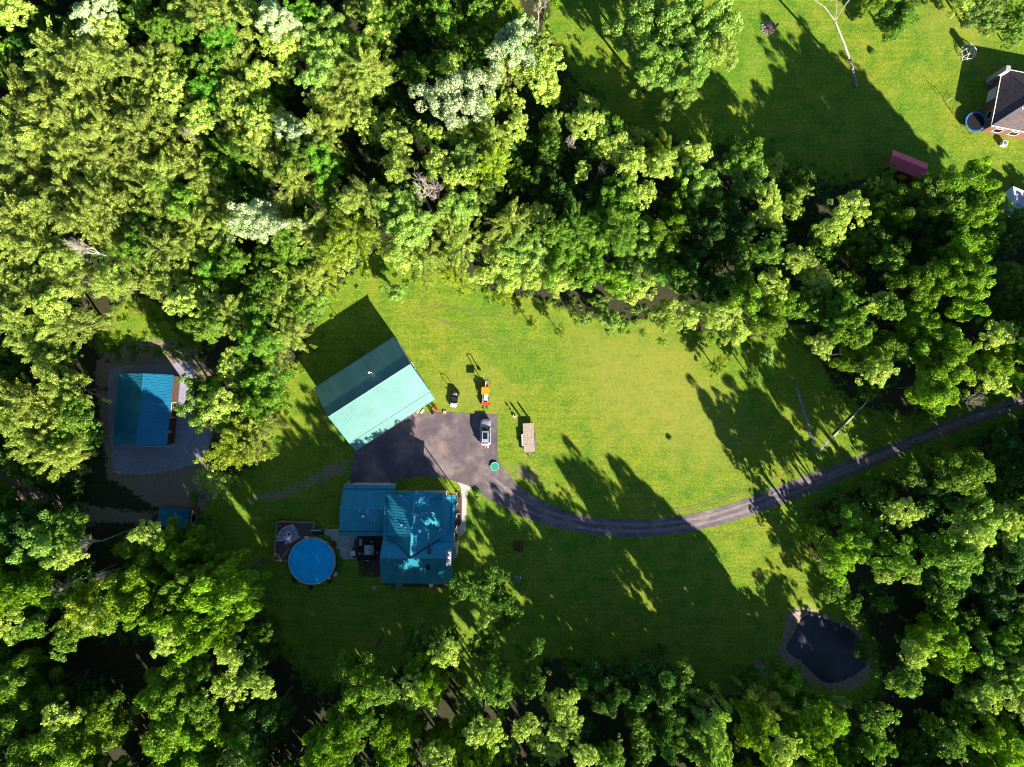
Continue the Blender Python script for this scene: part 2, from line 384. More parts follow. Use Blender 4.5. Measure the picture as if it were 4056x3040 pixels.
glade = DP("""980,-40 1120,-40 1130,60 1040,100 990,60""")
dirt_polys = [DP("205,780 250,745 330,735 400,740 450,790 470,840 450,1010 400,1060 300,1050 235,1040 215,900"),
 DP("225,1030 440,1010 470,1060 430,1110 340,1110 250,1100 120,1080 60,1040 0,1010 0,1060 120,1130 330,1130 345,1100"),
 DP("640,1040 700,1005 757,985 757,1025 700,1040 600,1085 520,1090 520,1070 580,1060"),
 DP("1700,1322 1738,1308 1780,1330 1850,1358 1890,1400 1888,1450 1850,1488 1800,1492 1752,1476 1705,1438 1678,1412 1690,1370"),
 DP("1625,1425 1665,1430 1670,1460 1650,1465 1630,1445"),
 DP("900,880 945,885 960,895 940,912 905,905"), 
 DP("1085,1000 1150,1000 1180,1040 1150,1060 1100,1030")]
dry_polys = [DP("1230,700 1340,720 1450,715 1500,760 1560,850 1590,950 1560,1000 1460,980 1380,930 1320,930 1270,850 1240,780"),
 DP("940,850 1000,790 1060,810 1090,870 1060,890 960,890"), DP("2020,20 2130,60 2100,90 2010,50"), DP("1110,560 1300,640 1290,680 1120,650")]
pond_poly = [RP(x, y) for x, y in ((830, 455), (900, 432), (960, 425), (1100, 470), (1300, 545), (1420, 620), (1500, 700), (1570, 880), (1590, 950), (1560, 1020), (1460, 1090), (1350, 1150), (1270, 1185), (1200, 1195), (1080, 1185), (960, 1090), (860, 985), (740, 900), (660, 820), (700, 740), (740, 640), (780, 560))]
pond_poly = [Vector((p.x, p.y, 0)) for p in smoothline(pond_poly[::2] + [pond_poly[0]], 4)[:-1]]
pond_c = sum(pond_poly, Vector()) / len(pond_poly)

def inpoly(X, Y, poly):
    ins = np.zeros(X.shape, bool); n = len(poly)
    for i in range(n):
        x0, y0 = poly[i][0], poly[i][1]; x1, y1 = poly[(i + 1) % n][0], poly[(i + 1) % n][1]
        if y0 == y1: continue
        c = ((Y < y0) != (Y < y1)) & (X < (x1 - x0) * (Y - y0) / (y1 - y0) + x0)
        ins ^= c
    return ins
def sdist(X, Y, poly):
    d = np.full(X.shape, 1e9); n = len(poly)
    for i in range(n):
        x0, y0 = poly[i][0], poly[i][1]; x1, y1 = poly[(i + 1) % n][0], poly[(i + 1) % n][1]
        dx, dy = x1 - x0, y1 - y0; t = np.clip(((X - x0) * dx + (Y - y0) * dy) / (dx * dx + dy * dy + 1e-9), 0, 1)
        d = np.minimum(d, np.hypot(X - x0 - t * dx, Y - y0 - t * dy))
    return np.where(inpoly(X, Y, poly), -d, d)
def make_ground():
    fx = np.arange(-112, 112.1, 0.8); fy = np.arange(-92, 92.1, 0.8)
    ox = np.array([130, 170, 250, 500, 1200, 3000.]); 
    xs = np.concatenate([-ox[::-1], fx, ox]); ys = np.concatenate([-ox[::-1], fy, ox])
    X, Y = np.meshgrid(xs, ys); nx, ny = len(xs), len(ys)
    def fld(polys, soft, wts=None):
        f = np.zeros(X.shape)
        for j, p in enumerate(polys): f = np.maximum(f, (wts[j] if wts else 1) * np.clip(0.5 - sdist(X, Y, p) / soft, 0, 1))
        return f
    lawn = fld([lawn_main, lawn_ne, lawn_small, glade], 3.0); dirt = fld(dirt_polys, 2.4, [1, .95, .66, .95, .9, .62, .55]); dry = fld(dry_polys, 9)
    sp = sdist(X, Y, pond_poly)
    Z = -0.9 * np.clip((1.6 - sp) / 2.6, 0, 1) ** 1.2
    bank = 0.20 * np.exp(-((sp - 3.2) / 1.4) ** 2); Z = Z + bank
    v = np.stack([X.ravel(), Y.ravel(), Z.ravel()], 1)
    i = np.arange(nx * ny).reshape(ny, nx); f = np.stack([i[:-1, :-1].ravel(), i[:-1, 1:].ravel(), i[1:, 1:].ravel(), i[1:, :-1].ravel()], 1)
    me = bpy.data.meshes.new('ground'); me.vertices.add(len(v)); me.vertices.foreach_set('co', v.ravel())
    me.loops.add(f.size); me.loops.foreach_set('vertex_index', f.ravel().astype(np.int32))
    me.polygons.add(len(f)); me.polygons.foreach_set('loop_start', np.arange(0, f.size, 4, dtype=np.int32))
    try: me.polygons.foreach_set('loop_total', np.full(len(f), 4, dtype=np.int32))
    except Exception: pass
    me.update()
    me.polygons.foreach_set('use_smooth', np.ones(len(f), bool))
    for nm, arr in (('lawn', lawn), ('dirt', dirt), ('dry', dry)):
        a = me.attributes.new(nm, 'FLOAT', 'POINT'); a.data.foreach_set('value', arr.ravel().astype(np.float32))
    me.materials.append(M['ground'])
    o = bpy.data.objects.new('ground', me); C.objects.link(o); o['kind'] = 'structure'
    return o
make_ground()
sheet('pond', [pond_c + (p - pond_c) * 1.03 for p in pond_poly], -0.42, M['pond_water'])

# roads and paving
drive_up = DP("1088,1010 1130,1058 1200,1095 1280,1117 1380,1122 1480,1113 1580,1088 1676,1052 1780,1012 1885,974 2000,928 2100,888 2212,854 2330,815 2480,770 2700,715")
drive_lo = DP("1016,1053 1080,1092 1150,1125 1250,1150 1350,1160 1450,1155 1560,1133 1660,1100 1734,1073 1830,1032 1921,994 2028,947 2120,912 2212,880 2330,842 2480,797 2700,742")
U = smoothline(drive_up, 6); Lo = smoothline(drive_lo, 6)
apron_left = [RH(862, 0 + 158), RH(862, 60)]
apron = [W(1753.8, 1631.5), W(1970.8, 1643), W(1971, 1700), W(1970, 1760), W(1970, 1819)] + U + Lo[::-1] + \
        [RH(1910, 180), RH(1800, 135), RH(1720, 108), RH(1600, 88), RH(1520, 84), RH(1450, 86), RH(1340, 103), RH(1262, 132), RH(1240, 158), RH(1200, 200), RH(860, 200), RH(862, 60), W(1389, 1899), W(1399, 1796), RB(520, 1340), RB(900, 1090)]
sheet('driveway', jag([p.to_2d() if hasattr(p, 'to_2d') and len(p) == 3 else p for p in apron], 0.10, 0.45, 3), 0.012, M['asphalt'], thick=0.03)
gp = [RG(x, y) for x, y in ((225, 420), (300, 385), (560, 372), (760, 365), (960, 345), (1040, 370), (1090, 480), (1130, 640), (1150, 850), (1200, 1010), (1225, 1180), (1210, 1290), (1110, 1370), (900, 1430), (650, 1475), (400, 1480), (245, 1450), (228, 1180), (200, 900), (198, 560))]
sheet('gravel_pad', jag(gp, 0.14, 0.35, 5), 0.016, M['gravel'])
sheet('walkway', smoothline([RH2(x, y) for x, y in ((1195, 35), (1290, 65), (1380, 110), (1350, 190), (1330, 280), (1322, 560), (1312, 730), (1280, 785), (1225, 805), (1182, 790), (1178, 690), (1215, 668), (1243, 640), (1255, 580), (1257, 250), (1235, 110), (1195, 35))], 3)[:-1], 0.05, M['path_concrete'], thick=0.08)
sheet('patio', [RQ(x, y) for x, y in ((935, 355), (1215, 352), (1260, 420), (1600, 430), (1560, 900), (1215, 902), (1205, 800), (1160, 690), (1110, 560), (1010, 470), (935, 470))], 0.045, M['concrete'], thick=0.08)
for a in (((1213, 360), (1213, 895)), ((1215, 650), (1548, 650))):
    p0, p1 = RQ(*a[0]), RQ(*a[1]); d = (p1 - p0).normalized(); n_ = Vector((-d.y, d.x, 0)) * 0.02
    sheet('paving_joint', [p0 + n_, p0 - n_, p1 - n_, p1 + n_], 0.050, M['darkmetal'])
sheet('doorstep_slab', [RH(800, 158), RH(855, 116), RH(856, 160)], 0.04, M['path_concrete'], thick=0.06)
sheet('flower_bed', jag([RH2(x, y) for x, y in ((1030, 180), (1180, 215), (1235, 150), (1257, 250), (1255, 590), (1240, 650), (1180, 685), (1100, 700), (1000, 300))], 0.06, 0.5, 7), 0.02, M['bed'])
sheet('flower_bed', jag([RQ(x, y) for x, y in ((1570, 900), (1980, 900), (1960, 1210), (1800, 1240), (1570, 1200))], 0.08, 0.5, 8), 0.02, M['bed'])
sheet('flower_bed', jag([RH2(x, y) for x, y in ((100, 1430), (1110, 1430), (1105, 1540), (900, 1545), (420, 1530), (110, 1500))], 0.08, 0.5, 9), 0.022, M['bed'])
# tyre tracks and mowing edges worn in the lawn
def strip(name, pts, w, z, mat, seed=0):
    pl = smoothline(pts, 8); rnd = random.Random(seed); v = []; f = []
    for i, p in enumerate(pl):
        d = (pl[min(i + 1, len(pl) - 1)] - pl[max(i - 1, 0)]).normalized(); n_ = Vector((-d.y, d.x))
        ww = w * rnd.uniform(0.45, 1.1) * min(1, i / 6, (len(pl) - 1 - i) / 6)
        v += [(*(p + n_ * ww / 2), z), (*(p - n_ * ww / 2), z)]
    f = [(2 * i, 2 * i + 1, 2 * i + 3, 2 * i + 2) for i in range(len(pl) - 1)]
    o = addmesh(name, v, f, mat); o['kind'] = 'structure'; return o
RL = ZM(1300, 900, 1.58)
for k, pts in enumerate([((430, 520), (620, 560), (780, 600), (950, 660), (1150, 740), (1350, 800)), ((560, 500), (760, 500), (900, 535), (1100, 565), (1260, 590)),
    ((760, 490), (900, 520), (1080, 540), (1180, 560)), ((830, 600), (1000, 650), (1180, 700), (1400, 745), (1560, 770)),
    ((640, 560), (760, 610), (960, 690), (1120, 760), (1300, 830)), ((400, 560), (560, 540), (660, 520), (740, 480))]):
    strip('tyre_track', [RL(*p) for p in pts], 0.16, 0.006, M['track'], k)
strip('mown_edge', DP("1330,1105 1420,1103 1500,1092 1600,1062 1700,1022 1760,1000"), 0.35, 0.006, M['track'], 31)
strip('mown_edge', DP("1300,1108 1400,1110 1480,1102 1560,1082 1640,1052"), 0.2, 0.006, M['track'], 32)
strip('mown_edge', DP("1420,1176 1520,1168 1620,1140 1700,1110"), 0.2, 0.006, M['track'], 33)
M['worn_asphalt'] = simple('worn_asphalt', (0.21, 0.165, 0.165), 0.7, 0, 0.28, 1.3, 0.2)
mid = [(a + b) / 2 for a, b in zip(U, Lo)]
for sgn, sd_ in ((-1, 51), (1, 52)):
    pl = []
    for a, b in zip(U[::4], Lo[::4]):
        m_ = (a + b) / 2; d_ = (a - b).normalized(); pl.append(m_ + d_ * 0.72 * sgn)
    strip('wheel_track', pl, 0.62, 0.018, M['worn_asphalt'], sd_)
# gravelled trench lines on the shaded lawn
RR = ZM(2600, 1000, 1.519)
strip('gravel_trench', [RR(835, 790), RR(870, 900), RR(905, 1010), RR(930, 1100), RR(958, 1200)], 0.45, 0.006, M['gravel'], 41)
strip('gravel_trench', [RR(965, 1215), RR(1010, 1165), RR(1060, 1110), RR(1130, 1040)], 0.4, 0.007, M['gravel'], 42)

# ------------------------------------------------------------------ metal roofs made of ribbed panels
def clip_e(poly, lo, hi):
    def half(P, val, keep_ge):
        out = []
        for i in range(len(P)):
            a, b = P[i], P[(i + 1) % len(P)]
            ia = (a[0] >= val) if keep_ge else (a[0] <= val); ib = (b[0] >= val) if keep_ge else (b[0] <= val)
            if ia: out.append(a)
            if ia != ib:
                t = (val - a[0]) / (b[0] - a[0]); out.append((val, a[1] + t * (b[1] - a[1])))
        return out
    P = half(poly, lo, True)
    return half(P, hi, False) if len(P) > 2 else []
def area2(P): return 0.5 * sum(P[i][0] * P[(i + 1) % len(P)][1] - P[(i + 1) % len(P)][0] * P[i][1] for i in range(len(P)))
def roof_face(parent, pts, mat, width=0.914, ribs=2, off=0.0, name='roof_slope'):
    """pts: world points, first two along the eave. A sheathing slab with panels that carry ribs."""
    P = [Vector(p) for p in pts]; e = (P[1] - P[0]).normalized()
    n = Vector((0, 0, 0))
    for i in range(1, len(P) - 1): n += (P[i] - P[0]).cross(P[i + 1] - P[0])
    n.normalize()
    if n.z < 0: n = -n
    e = (e - n * e.dot(n)).normalized(); d = n.cross(e); o = P[0]
    q = [((p - o).dot(e), (p - o).dot(d)) for p in P]
    if area2(q) < 0: q = q[::-1]
    inv = parent.matrix_world_inv if hasattr(parent, 'matrix_world_inv') else None
    base = Vector(parent.location)
    def P3(x, y, z): return o + e * x + d * y + n * (z + off) - base
    m = len(q)
    slab = addmesh(name, [P3(x, y, -0.12) for x, y in q] + [P3(x, y, 0) for x, y in q],
        [tuple(range(m - 1, -1, -1)), tuple(range(m, 2 * m))] + [(i, (i + 1) % m, m + (i + 1) % m, m + i) for i in range(m)], mat, parent)
    xs = [a for a, _ in q]; x0, x1 = min(xs), max(xs); k = 0; x = x0
    while x < x1 - 0.02:
        mb = MB(); c = clip_e(q, x + 0.006, min(x + width - 0.006, x1))
        if len(c) > 2 and abs(area2(c)) > 0.02:
            m2 = len(c)
            mb.add([P3(a, b, 0.004) for a, b in c] + [P3(a, b, 0.016) for a, b in c], [tuple(range(m2, 2 * m2))] + [(i, (i + 1) % m2, m2 + (i + 1) % m2, m2 + i) for i in range(m2)])
            for r_ in range(ribs):
                cx = x + width * (r_ + 0.5) / ribs
                rb = clip_e(q, cx - 0.03, cx + 0.03)
                if len(rb) > 2 and abs(area2(rb)) > 0.004:
                    tp = clip_e(q, cx - 0.018, cx + 0.018)
                    m3 = len(rb)
                    mb.add([P3(a, b, 0.010) for a, b in rb] + [P3(cx + (a - cx) * 0.55, b, 0.050) for a, b in rb], [tuple(range(m3, 2 * m3))] + [(i, (i + 1) % m3, m3 + (i + 1) % m3, m3 + i) for i in range(m3)])
            mb.build('roof_panel', mat, slab)
        x += width
    return slab
def bar3(parent, name, p0, p1, r, mat, n=4):
    b = Vector(parent.location); mb = MB(); mb.tube(Vector(p0) - b, Vector(p1) - b, r, r, n); return mb.build(name, mat, parent)
def wallpoly(parent, pts2d, z0, z1, mat, name='wall'):
    b = Vector(parent.location); mb = MB()
    n = len(pts2d)
    for i in range(n):
        a = Vector((pts2d[i][0], pts2d[i][1], 0)); c = Vector((pts2d[(i + 1) % n][0], pts2d[(i + 1) % n][1], 0))
        mb = MB(); mb.add([a - b + Vector((0, 0, z0)), c - b + Vector((0, 0, z0)), c - b + Vector((0, 0, z1)), a - b + Vector((0, 0, z1))], [(0, 1, 2, 3)])
        yield mb, a, c
def building_walls(parent, pts2d, z1, mat, z0=0.0, tops=None):
    """one closed shell with gable points when tops = {edge index: peak height}"""
    b = Vector(parent.location); mb = MB(); n = len(pts2d)
    for i in range(n):
        a = Vector((pts2d[i][0], pts2d[i][1], 0)) - Vector((b.x, b.y, 0)); c = Vector((pts2d[(i + 1) % n][0], pts2d[(i + 1) % n][1], 0)) - Vector((b.x, b.y, 0))
        up = Vector((0, 0, z1 - b.z)); dn = Vector((0, 0, z0 - b.z))
        if tops and i in tops:
            m_ = (a + c) / 2 + Vector((0, 0, tops[i] - b.z)); mb.add([a + dn, c + dn, c + up, m_, a + up], [(0, 1, 2, 3, 4)])
        else: mb.add([a + dn, c + dn, c + up, a + up], [(0, 1, 2, 3)])
    return mb.build('wall', mat, parent)
def opening(parent, a, c, t, w, z0, z1, kind='window', mat=None):
    """window or door on the wall from a to c, centred at fraction t, standing proud of it"""
    b = Vector(parent.location); a = Vector((a[0], a[1], 0)); c = Vector((c[0], c[1], 0)); d = (c - a).normalized(); nn = Vector((d.y, -d.x, 0)); m_ = a.lerp(c, t)
    def bx(mb, u0, u1, zz0, zz1, o0, o1):
        v = [m_ + d * u + nn * o + Vector((0, 0, z)) - b for z in (zz0, zz1) for u, o in ((u0, o0), (u1, o0), (u1, o1), (u0, o1))]
        mb.add(v, [(3, 2, 1, 0), (4, 5, 6, 7), (0, 1, 5, 4), (1, 2, 6, 5), (2, 3, 7, 6), (3, 0, 4, 7)])
    mb = MB(); bx(mb, -w / 2 - .08, -w / 2, z0 - .08, z1 + .08, -.02, .06); bx(mb, w / 2, w / 2 + .08, z0 - .08, z1 + .08, -.02, .06)
    bx(mb, -w / 2, w / 2, z1, z1 + .08, -.02, .06); bx(mb, -w / 2, w / 2, z0 - .08, z0, -.02, .07)
    f = mb.build('window' if kind == 'window' else ('garage_door' if kind == 'garage' else 'door'), M['white'], parent)
    g = MB(); bx(g, -w / 2, w / 2, z0, z1, -.02, .025)
    g.build('pane' if kind == 'window' else 'door_leaf', M['glass'] if kind == 'window' else (mat or M['offwhite']), f)
    return f

# barn
def avg(*p): return sum(p, Vector()) / len(p)
HE, HR = 4.3, 6.55
rL = RB(225, 1110, HR); rR = RB(940, 650, HR); e_ = (rR - rL).normalized(); nf = Vector((e_.y, -e_.x, 0))     # nf towards the front (lower right)
blen = (rR - rL).length; c0 = avg(rL, rR)
hb = avg(RB(80, 870, HE), RB(785, 420, HE)); back = abs((hb - c0).dot(nf)); hf = avg(RB(400, 1357, HE), RB(1105, 897, HE)); front = abs((hf - c0).dot(nf))
hx = avg(RB(437, 1420, HE - .4), RB(1140, 956, HE - .4)); ext = abs((hx - c0).dot(nf)); hw = (back + front) / 2
barn = thing('barn', 'large green metal-roofed barn set at an angle at the top of the paved apron', 'barn', (c0.x, c0.y, 0))
def bp(u, w, z): q = c0 + e_ * (u * blen / 2) + nf * w; return Vector((q.x, q.y, z))
roof_face(barn, [bp(-1, hw, HE), bp(1, hw, HE), bp(1, 0, HR), bp(-1, 0, HR)], M['barn_roof'])
roof_face(barn, [bp(-1, -hw, HE), bp(1, -hw, HE), bp(1, 0, HR), bp(-1, 0, HR)], M['barn_roof'])
dz = (HR - HE) / hw * (ext - hw)
roof_face(barn, [bp(-1, ext, HE - dz - .04), bp(1, ext, HE - dz - .04), bp(1, hw - .12, HE - .0), bp(-1, hw - .12, HE - .0)], M['barn_roof'], off=-0.07, name='porch_roof')
bar3(barn, 'ridge_cap', bp(-1.003, 0, HR + .03), bp(1.003, 0, HR + .03), 0.09, M['trim_pale'])
bar3(barn, 'seam_shade_bar', bp(-1, hw - .1, HE + .06), bp(1, hw - .1, HE + .06), 0.035, M['darkmetal'])  # dark bars draw the roof seams and the shade in their gap
bar3(barn, 'seam_shade_bar', bp(-1, -hw + .75, HE + .28), bp(1, -hw + .75, HE + .28), 0.03, M['darkmetal'])
bar3(barn, 'gutter', bp(-1, ext + .07, HE - dz - .12), bp(1, ext + .07, HE - dz - .12), 0.07, M['trim_pale'])
bar3(barn, 'gutter', bp(-1, -hw - .07, HE - .08), bp(1, -hw - .07, HE - .08), 0.07, M['trim_teal'])
for s in (-1, 1):
    bar3(barn, 'rake_trim', bp(s * 1.004, hw, HE), bp(s * 1.004, 0, HR), 0.06, M['trim_teal']); bar3(barn, 'rake_trim', bp(s * 1.004, -hw, HE), bp(s * 1.004, 0, HR), 0.06, M['trim_teal'])
wl = [bp(-.97, -hw + .3, 0), bp(.97, -hw + .3, 0), bp(.97, hw - .5, 0), bp(-.97, hw - .5, 0)]
building_walls(barn, wl[::-1], HE - .05, M['barnwall'], tops={0: HE - .05, 1: None, 2: None} and {})
mb = MB()
for s in (-.97, .97):
    p = [bp(s, -hw + .3, HE - .05), bp(s, hw - .5, HE - .05), bp(s, 0, HR - .2)]; mb = MB(); mb.add([q - Vector((c0.x, c0.y, 0)) for q in p], [(0, 1, 2)]); mb.build('gable_wall', M['barnwall'], barn)
fa, fb = bp(-.97, hw - .5, 0), bp(.97, hw - .5, 0)
for t in (0.2, 0.5, 0.8): opening(barn, fa, fb, t, 3.2, 0.05, 3.2, 'garage')
opening(barn, fa, fb, 0.35, 0.9, 0.05, 2.1, 'door'); opening(barn, fb, bp(.97, -hw + .3, 0), 0.5, 1.2, 1.2, 2.2)
vp = RB(590, 722, 6.4); base = Vector((vp.x, vp.y, 5.6))
mb = MB(); b_ = Vector(barn.location); mb.tube(base - b_, base + Vector((0, 0, 1.9)) - b_, .07, .07, 8); mb.lathe([(.12, 0), (.17, .03), (.17, .12), (.05, .17)], 10, base + Vector((0, 0, 1.82)) - b_); mb.build('vent_pipe', M['white'], barn)
for t in (.18, .42, .63, .78):
    q = fa.lerp(fb, t) + nf * .1; mb = MB(); mb.box(-.12, .12, -.1, .1, 3.45, 3.7, 0, q - Vector((c0.x, c0.y, 0))); mb.build('wall_lamp', M['white'], barn)

# gravel-pad shed
RGe, RGr = 2.9, 3.9
q = [RG(312, 462, RGe), RG(558, 458, RGr), RG(860, 475, RGe), RG(795, 1190, RGe), RG(482, 1180, RGr), RG(243, 1182, RGe)]
shed = thing('pole_shed', 'blue-green metal roofed shed standing on the grey gravel pad at far left', 'shed', (avg(*q).x, avg(*q).y, 0))
roof_face(shed, [q[2], q[3], q[4], q[1]], M['shed_roof']); roof_face(shed, [q[0], q[5], q[4], q[1]], M['shed_roof'])
bar3(shed, 'ridge_cap', q[1] + Vector((0, 0, .04)), q[4] + Vector((0, 0, .04)), .07, M['trim_teal'])
def inset(p, k=.97):
    c = avg(*p); return [c + (x - c) * k for x in p]
wq = [q[0] * 1, q[2] * 1, q[3] * 1, q[5] * 1]; wq = inset(wq, .965)
building_walls(shed, wq[::-1], RGe - .03, M['brownwood'])
mb = MB(); sb = Vector(shed.location)
for pr in ((wq[0], wq[1], q[1]), (wq[3], wq[2], q[4])):
    mb = MB(); a, b2, t_ = pr; t2 = Vector((avg(a, b2).x, avg(a, b2).y, RGr - .16)); mb.add([Vector((a.x, a.y, RGe - .03)) - sb, Vector((b2.x, b2.y, RGe - .03)) - sb, t2 - sb], [(0, 1, 2)]); mb.build('gable_wall', M['brownwood'], shed)
opening(shed, wq[2], wq[1], .5, 2.4, .05, 2.3, 'garage', M['brownwood']); opening(shed, wq[3], wq[2], .3, .9, .05, 2.0, 'door', M['brownwood'])
mb = MB(); g = [RG(922, 515, 0), RG(860, 1197, 0), RG(350, 1190, 0)]
for a, b2 in ((g[0], g[1]), (g[1], g[2])):
    mb.tube(Vector((a.x, a.y, .08)) - sb, Vector((b2.x, b2.y, .08)) - sb, .06, .06, 4)
mb.build('foundation_edge', M['white'], shed)

# small blue shed
q = [RS(575, 515, 2.9), RS(1128, 572, 2.9), RS(1080, 880, 2.2), RS(520, 820, 2.2), RS(625, 480, 2.3), RS(1115, 520, 2.3)]
ss = thing('garden_shed', 'small blue-roofed orange-brown shed half hidden by a tree crown below the gravel pad', 'shed', (avg(*q).x, avg(*q).y, 0))
roof_face(ss, [q[2], q[3], q[0], q[1]], M['shed_roof']); roof_face(ss, [q[5], q[4], q[0], q[1]], M['shed_roof'])
wq = [q[4], q[5], RS(1180, 560, 2.2), RS(1130, 895, 2.2), q[2], q[3]]
w4 = inset([q[4], RS(1150, 535, 2.2), RS(1112, 880, 2.2), q[3]], .97)
building_walls(ss, w4[::-1], 2.15, M['orangewood']); opening(ss, w4[2], w4[1], .5, 1.5, .05, 1.9, 'garage', M['black'])  # black leaf stands in for the dark inside of the open doorway
mb = MB(); a, b2 = w4[1], w4[2]; sb = Vector(ss.location); mb.add([Vector((a.x, a.y, 2.15)) - sb, Vector((b2.x, b2.y, 2.15)) - sb, Vector((q[1].x + .1, q[1].y, 2.8)) - sb], [(0, 1, 2)]); mb.build('gable_wall', M['orangewood'], ss)

# ------------------------------------------------------------------ main house
house = thing('house', 'house with many-gabled blue-green metal roof, stone chimney and attached garage below the apron', 'house', (RH(1400, 600).x, RH(1400, 600).y, 0))
hr = M['house_roof']; up = Vector((0, 0, 1))
gN, gS, gR = (RH(800, 158, 3.4), RH(1257, 160, 3.4)), (RH(762, 605, 3.4), RH(1150, 607, 3.4)), (RH(766, 378, 5.6), RH(1230, 378, 5.6))
roof_face(house, [gN[0], gN[1], gR[1], gR[0]], hr); roof_face(house, [gS[0], gS[1], RH(1190, 378, 5.6), gR[0]], hr)
zr = 7.6
mS = (RH(1130, 1018, 4.8), RH(1740, 1027, 4.8)); mR = (RH(1116, 800, zr), RH(1760, 806, zr)); mN = (RH(1152, 590, 5.2), RH(1768, 585, 5.2))
roof_face(house, [mS[0], mS[1], mR[1], mR[0]], hr); roof_face(house, [mN[0], mN[1], mR[1], mR[0]], hr)
cN, cS = RH(1412, 215, zr), RH(1379, 790, zr)
roof_face(house, [RH(1692, 230, 5.6), RH(1664, 625, 5.6), cS, cN], hr)                        # east slope
roof_face(house, [RH(1792, 250, 4.9), RH(1768, 580, 4.9), RH(1655, 628, 5.72), RH(1680, 250, 5.72)], hr, off=-.05, name='porch_roof')
roof_face(house, [RH(1200, 226, 5.1), RH(1188, 600, 5.1), cS, cN], hr)                        # west slope
sdm = [RH(1165, 246, 6.3), RH(1143, 602, 6.3), RH(1387, 604, 7.66), RH(1410, 245, 7.66)]
roof_face(house, sdm, hr, name='shed_dormer_roof', off=.05)
dR = (RH(1414, 398, 7.55), RH(1665, 398, 7.3))
roof_face(house, [RH(1668, 246, 6.0), RH(1516, 246, 6.35), dR[0], dR[1]], hr, name='dormer_roof', off=.04)
roof_face(house, [RH(1498, 557, 6.35), RH(1660, 557, 6.0), dR[1], dR[0]], hr, name='dormer_roof', off=.04)
hb_ = Vector(house.location)
for a, b2 in ((mR[0], mR[1]), (cN, cS), (gR[0], RH(1150, 378, 5.6)), (dR[0] + up * .03, dR[1] + up * .03)):
    bar3(house, 'ridge_cap', a + up * .03, b2 + up * .03, .07, M['trim_teal'])
for a, b2 in ((RH(1535, 281, 6.6), RH(1670, 281, 6.45)), (RH(1506, 519, 6.6), RH(1662, 519, 6.45)), (RH(1750, 255, 5.3), RH(1738, 565, 5.3)), (RH(800, 193, 3.85), RH(1255, 194, 3.85)), (RH(764, 567, 3.9), RH(1142, 569, 3.9)), (RH(1188, 260, 6.55), RH(1172, 600, 6.55)), (RH(1582, 562, 6.25), RH(1579, 625, 6.25)), (RH(1600, 655, 5.95), RH(1757, 655, 5.95))):
    bar3(house, 'snow_guard', a, b2, .045, M['darkmetal'])
for a, b2 in ((RH(1379, 795, 7.66), RH(1190, 602, 5.25)), (RH(1379, 795, 7.66), RH(1650, 630, 5.85)), (RH(1414, 398, 7.62), RH(1514, 246, 6.42)), (RH(1414, 398, 7.62), RH(1496, 557, 6.42))):
    bar3(house, 'valley_flashing', a, b2, .055, M['darkmetal'])
for a, b2 in ((sdm[1] + up * .09, sdm[2] + up * .09), (sdm[0] + up * .09, sdm[1] + up * .09), (RH(1498, 558, 6.42), RH(1660, 558, 6.07)), (mS[0], mR[0]), (mS[1], mR[1]), (mR[0], mN[0]), (gN[0], gR[0]), (gS[0], gR[0]), (RH(1792, 250, 4.95), RH(1768, 580, 4.95)), (cN, RH(1692, 230, 5.6)), (cN, RH(1200, 226, 5.1))):
    bar3(house, 'edge_trim', a, b2, .06, M['trim_teal'])
# walls
def wallbox(pts, z1, mat=M['siding'], z0=0): 
    s = area2([(p.x, p.y) for p in pts]); pts = pts if s > 0 else pts[::-1]
    building_walls(house, pts, z1, mat, z0); return pts
g4 = inset([gN[0], RH(1240, 160, 3.4), RH(1150, 605, 3.4), gS[0]], .96); gw = wallbox(g4, 3.35)
m4 = inset([mN[0], mN[1], mS[1], mS[0]], .965); mw = wallbox(m4, 4.75)
c4 = inset([RH(1200, 240, 5), RH(1690, 240, 5), RH(1670, 640, 5), RH(1185, 640, 5)], .96); cw = wallbox(c4, 5.0)
sd4 = [RH(1180, 252, 6.1), RH(1400, 252, 6.1), RH(1382, 596, 6.1), RH(1158, 596, 6.1)]; wallbox(sd4, 6.25, z0=4.5)
dd4 = [RH(1530, 254, 6.0), RH(1650, 254, 6.0), RH(1645, 548, 6.0), RH(1515, 548, 6.0)]; wallbox(dd4, 6.05, z0=4.8)
def gable(pts): 
    mb = MB(); mb.add([p - hb_ for p in pts], [tuple(range(len(pts)))]); mb.build('gable_wall', M['siding'], house)
def at(p, z): return Vector((p.x, p.y, z))
gable([at(g4[0], 3.35), at(g4[3], 3.35), at(avg(g4[0], g4[3]), 5.35)])
gable([at(m4[0], 4.75), at(m4[3], 4.75), at(avg(m4[0], m4[3]), 7.2)]); gable([at(m4[1], 4.75), at(m4[2], 4.75), at(avg(m4[1], m4[2]), 7.2)])
gable([at(c4[0], 5.0), at(c4[1], 5.0), Vector((cN.x, c4[0].y, 7.3))])
gable([at(dd4[1], 6.05), at(dd4[2], 6.05), at(avg(dd4[1], dd4[2]), 7.1)])
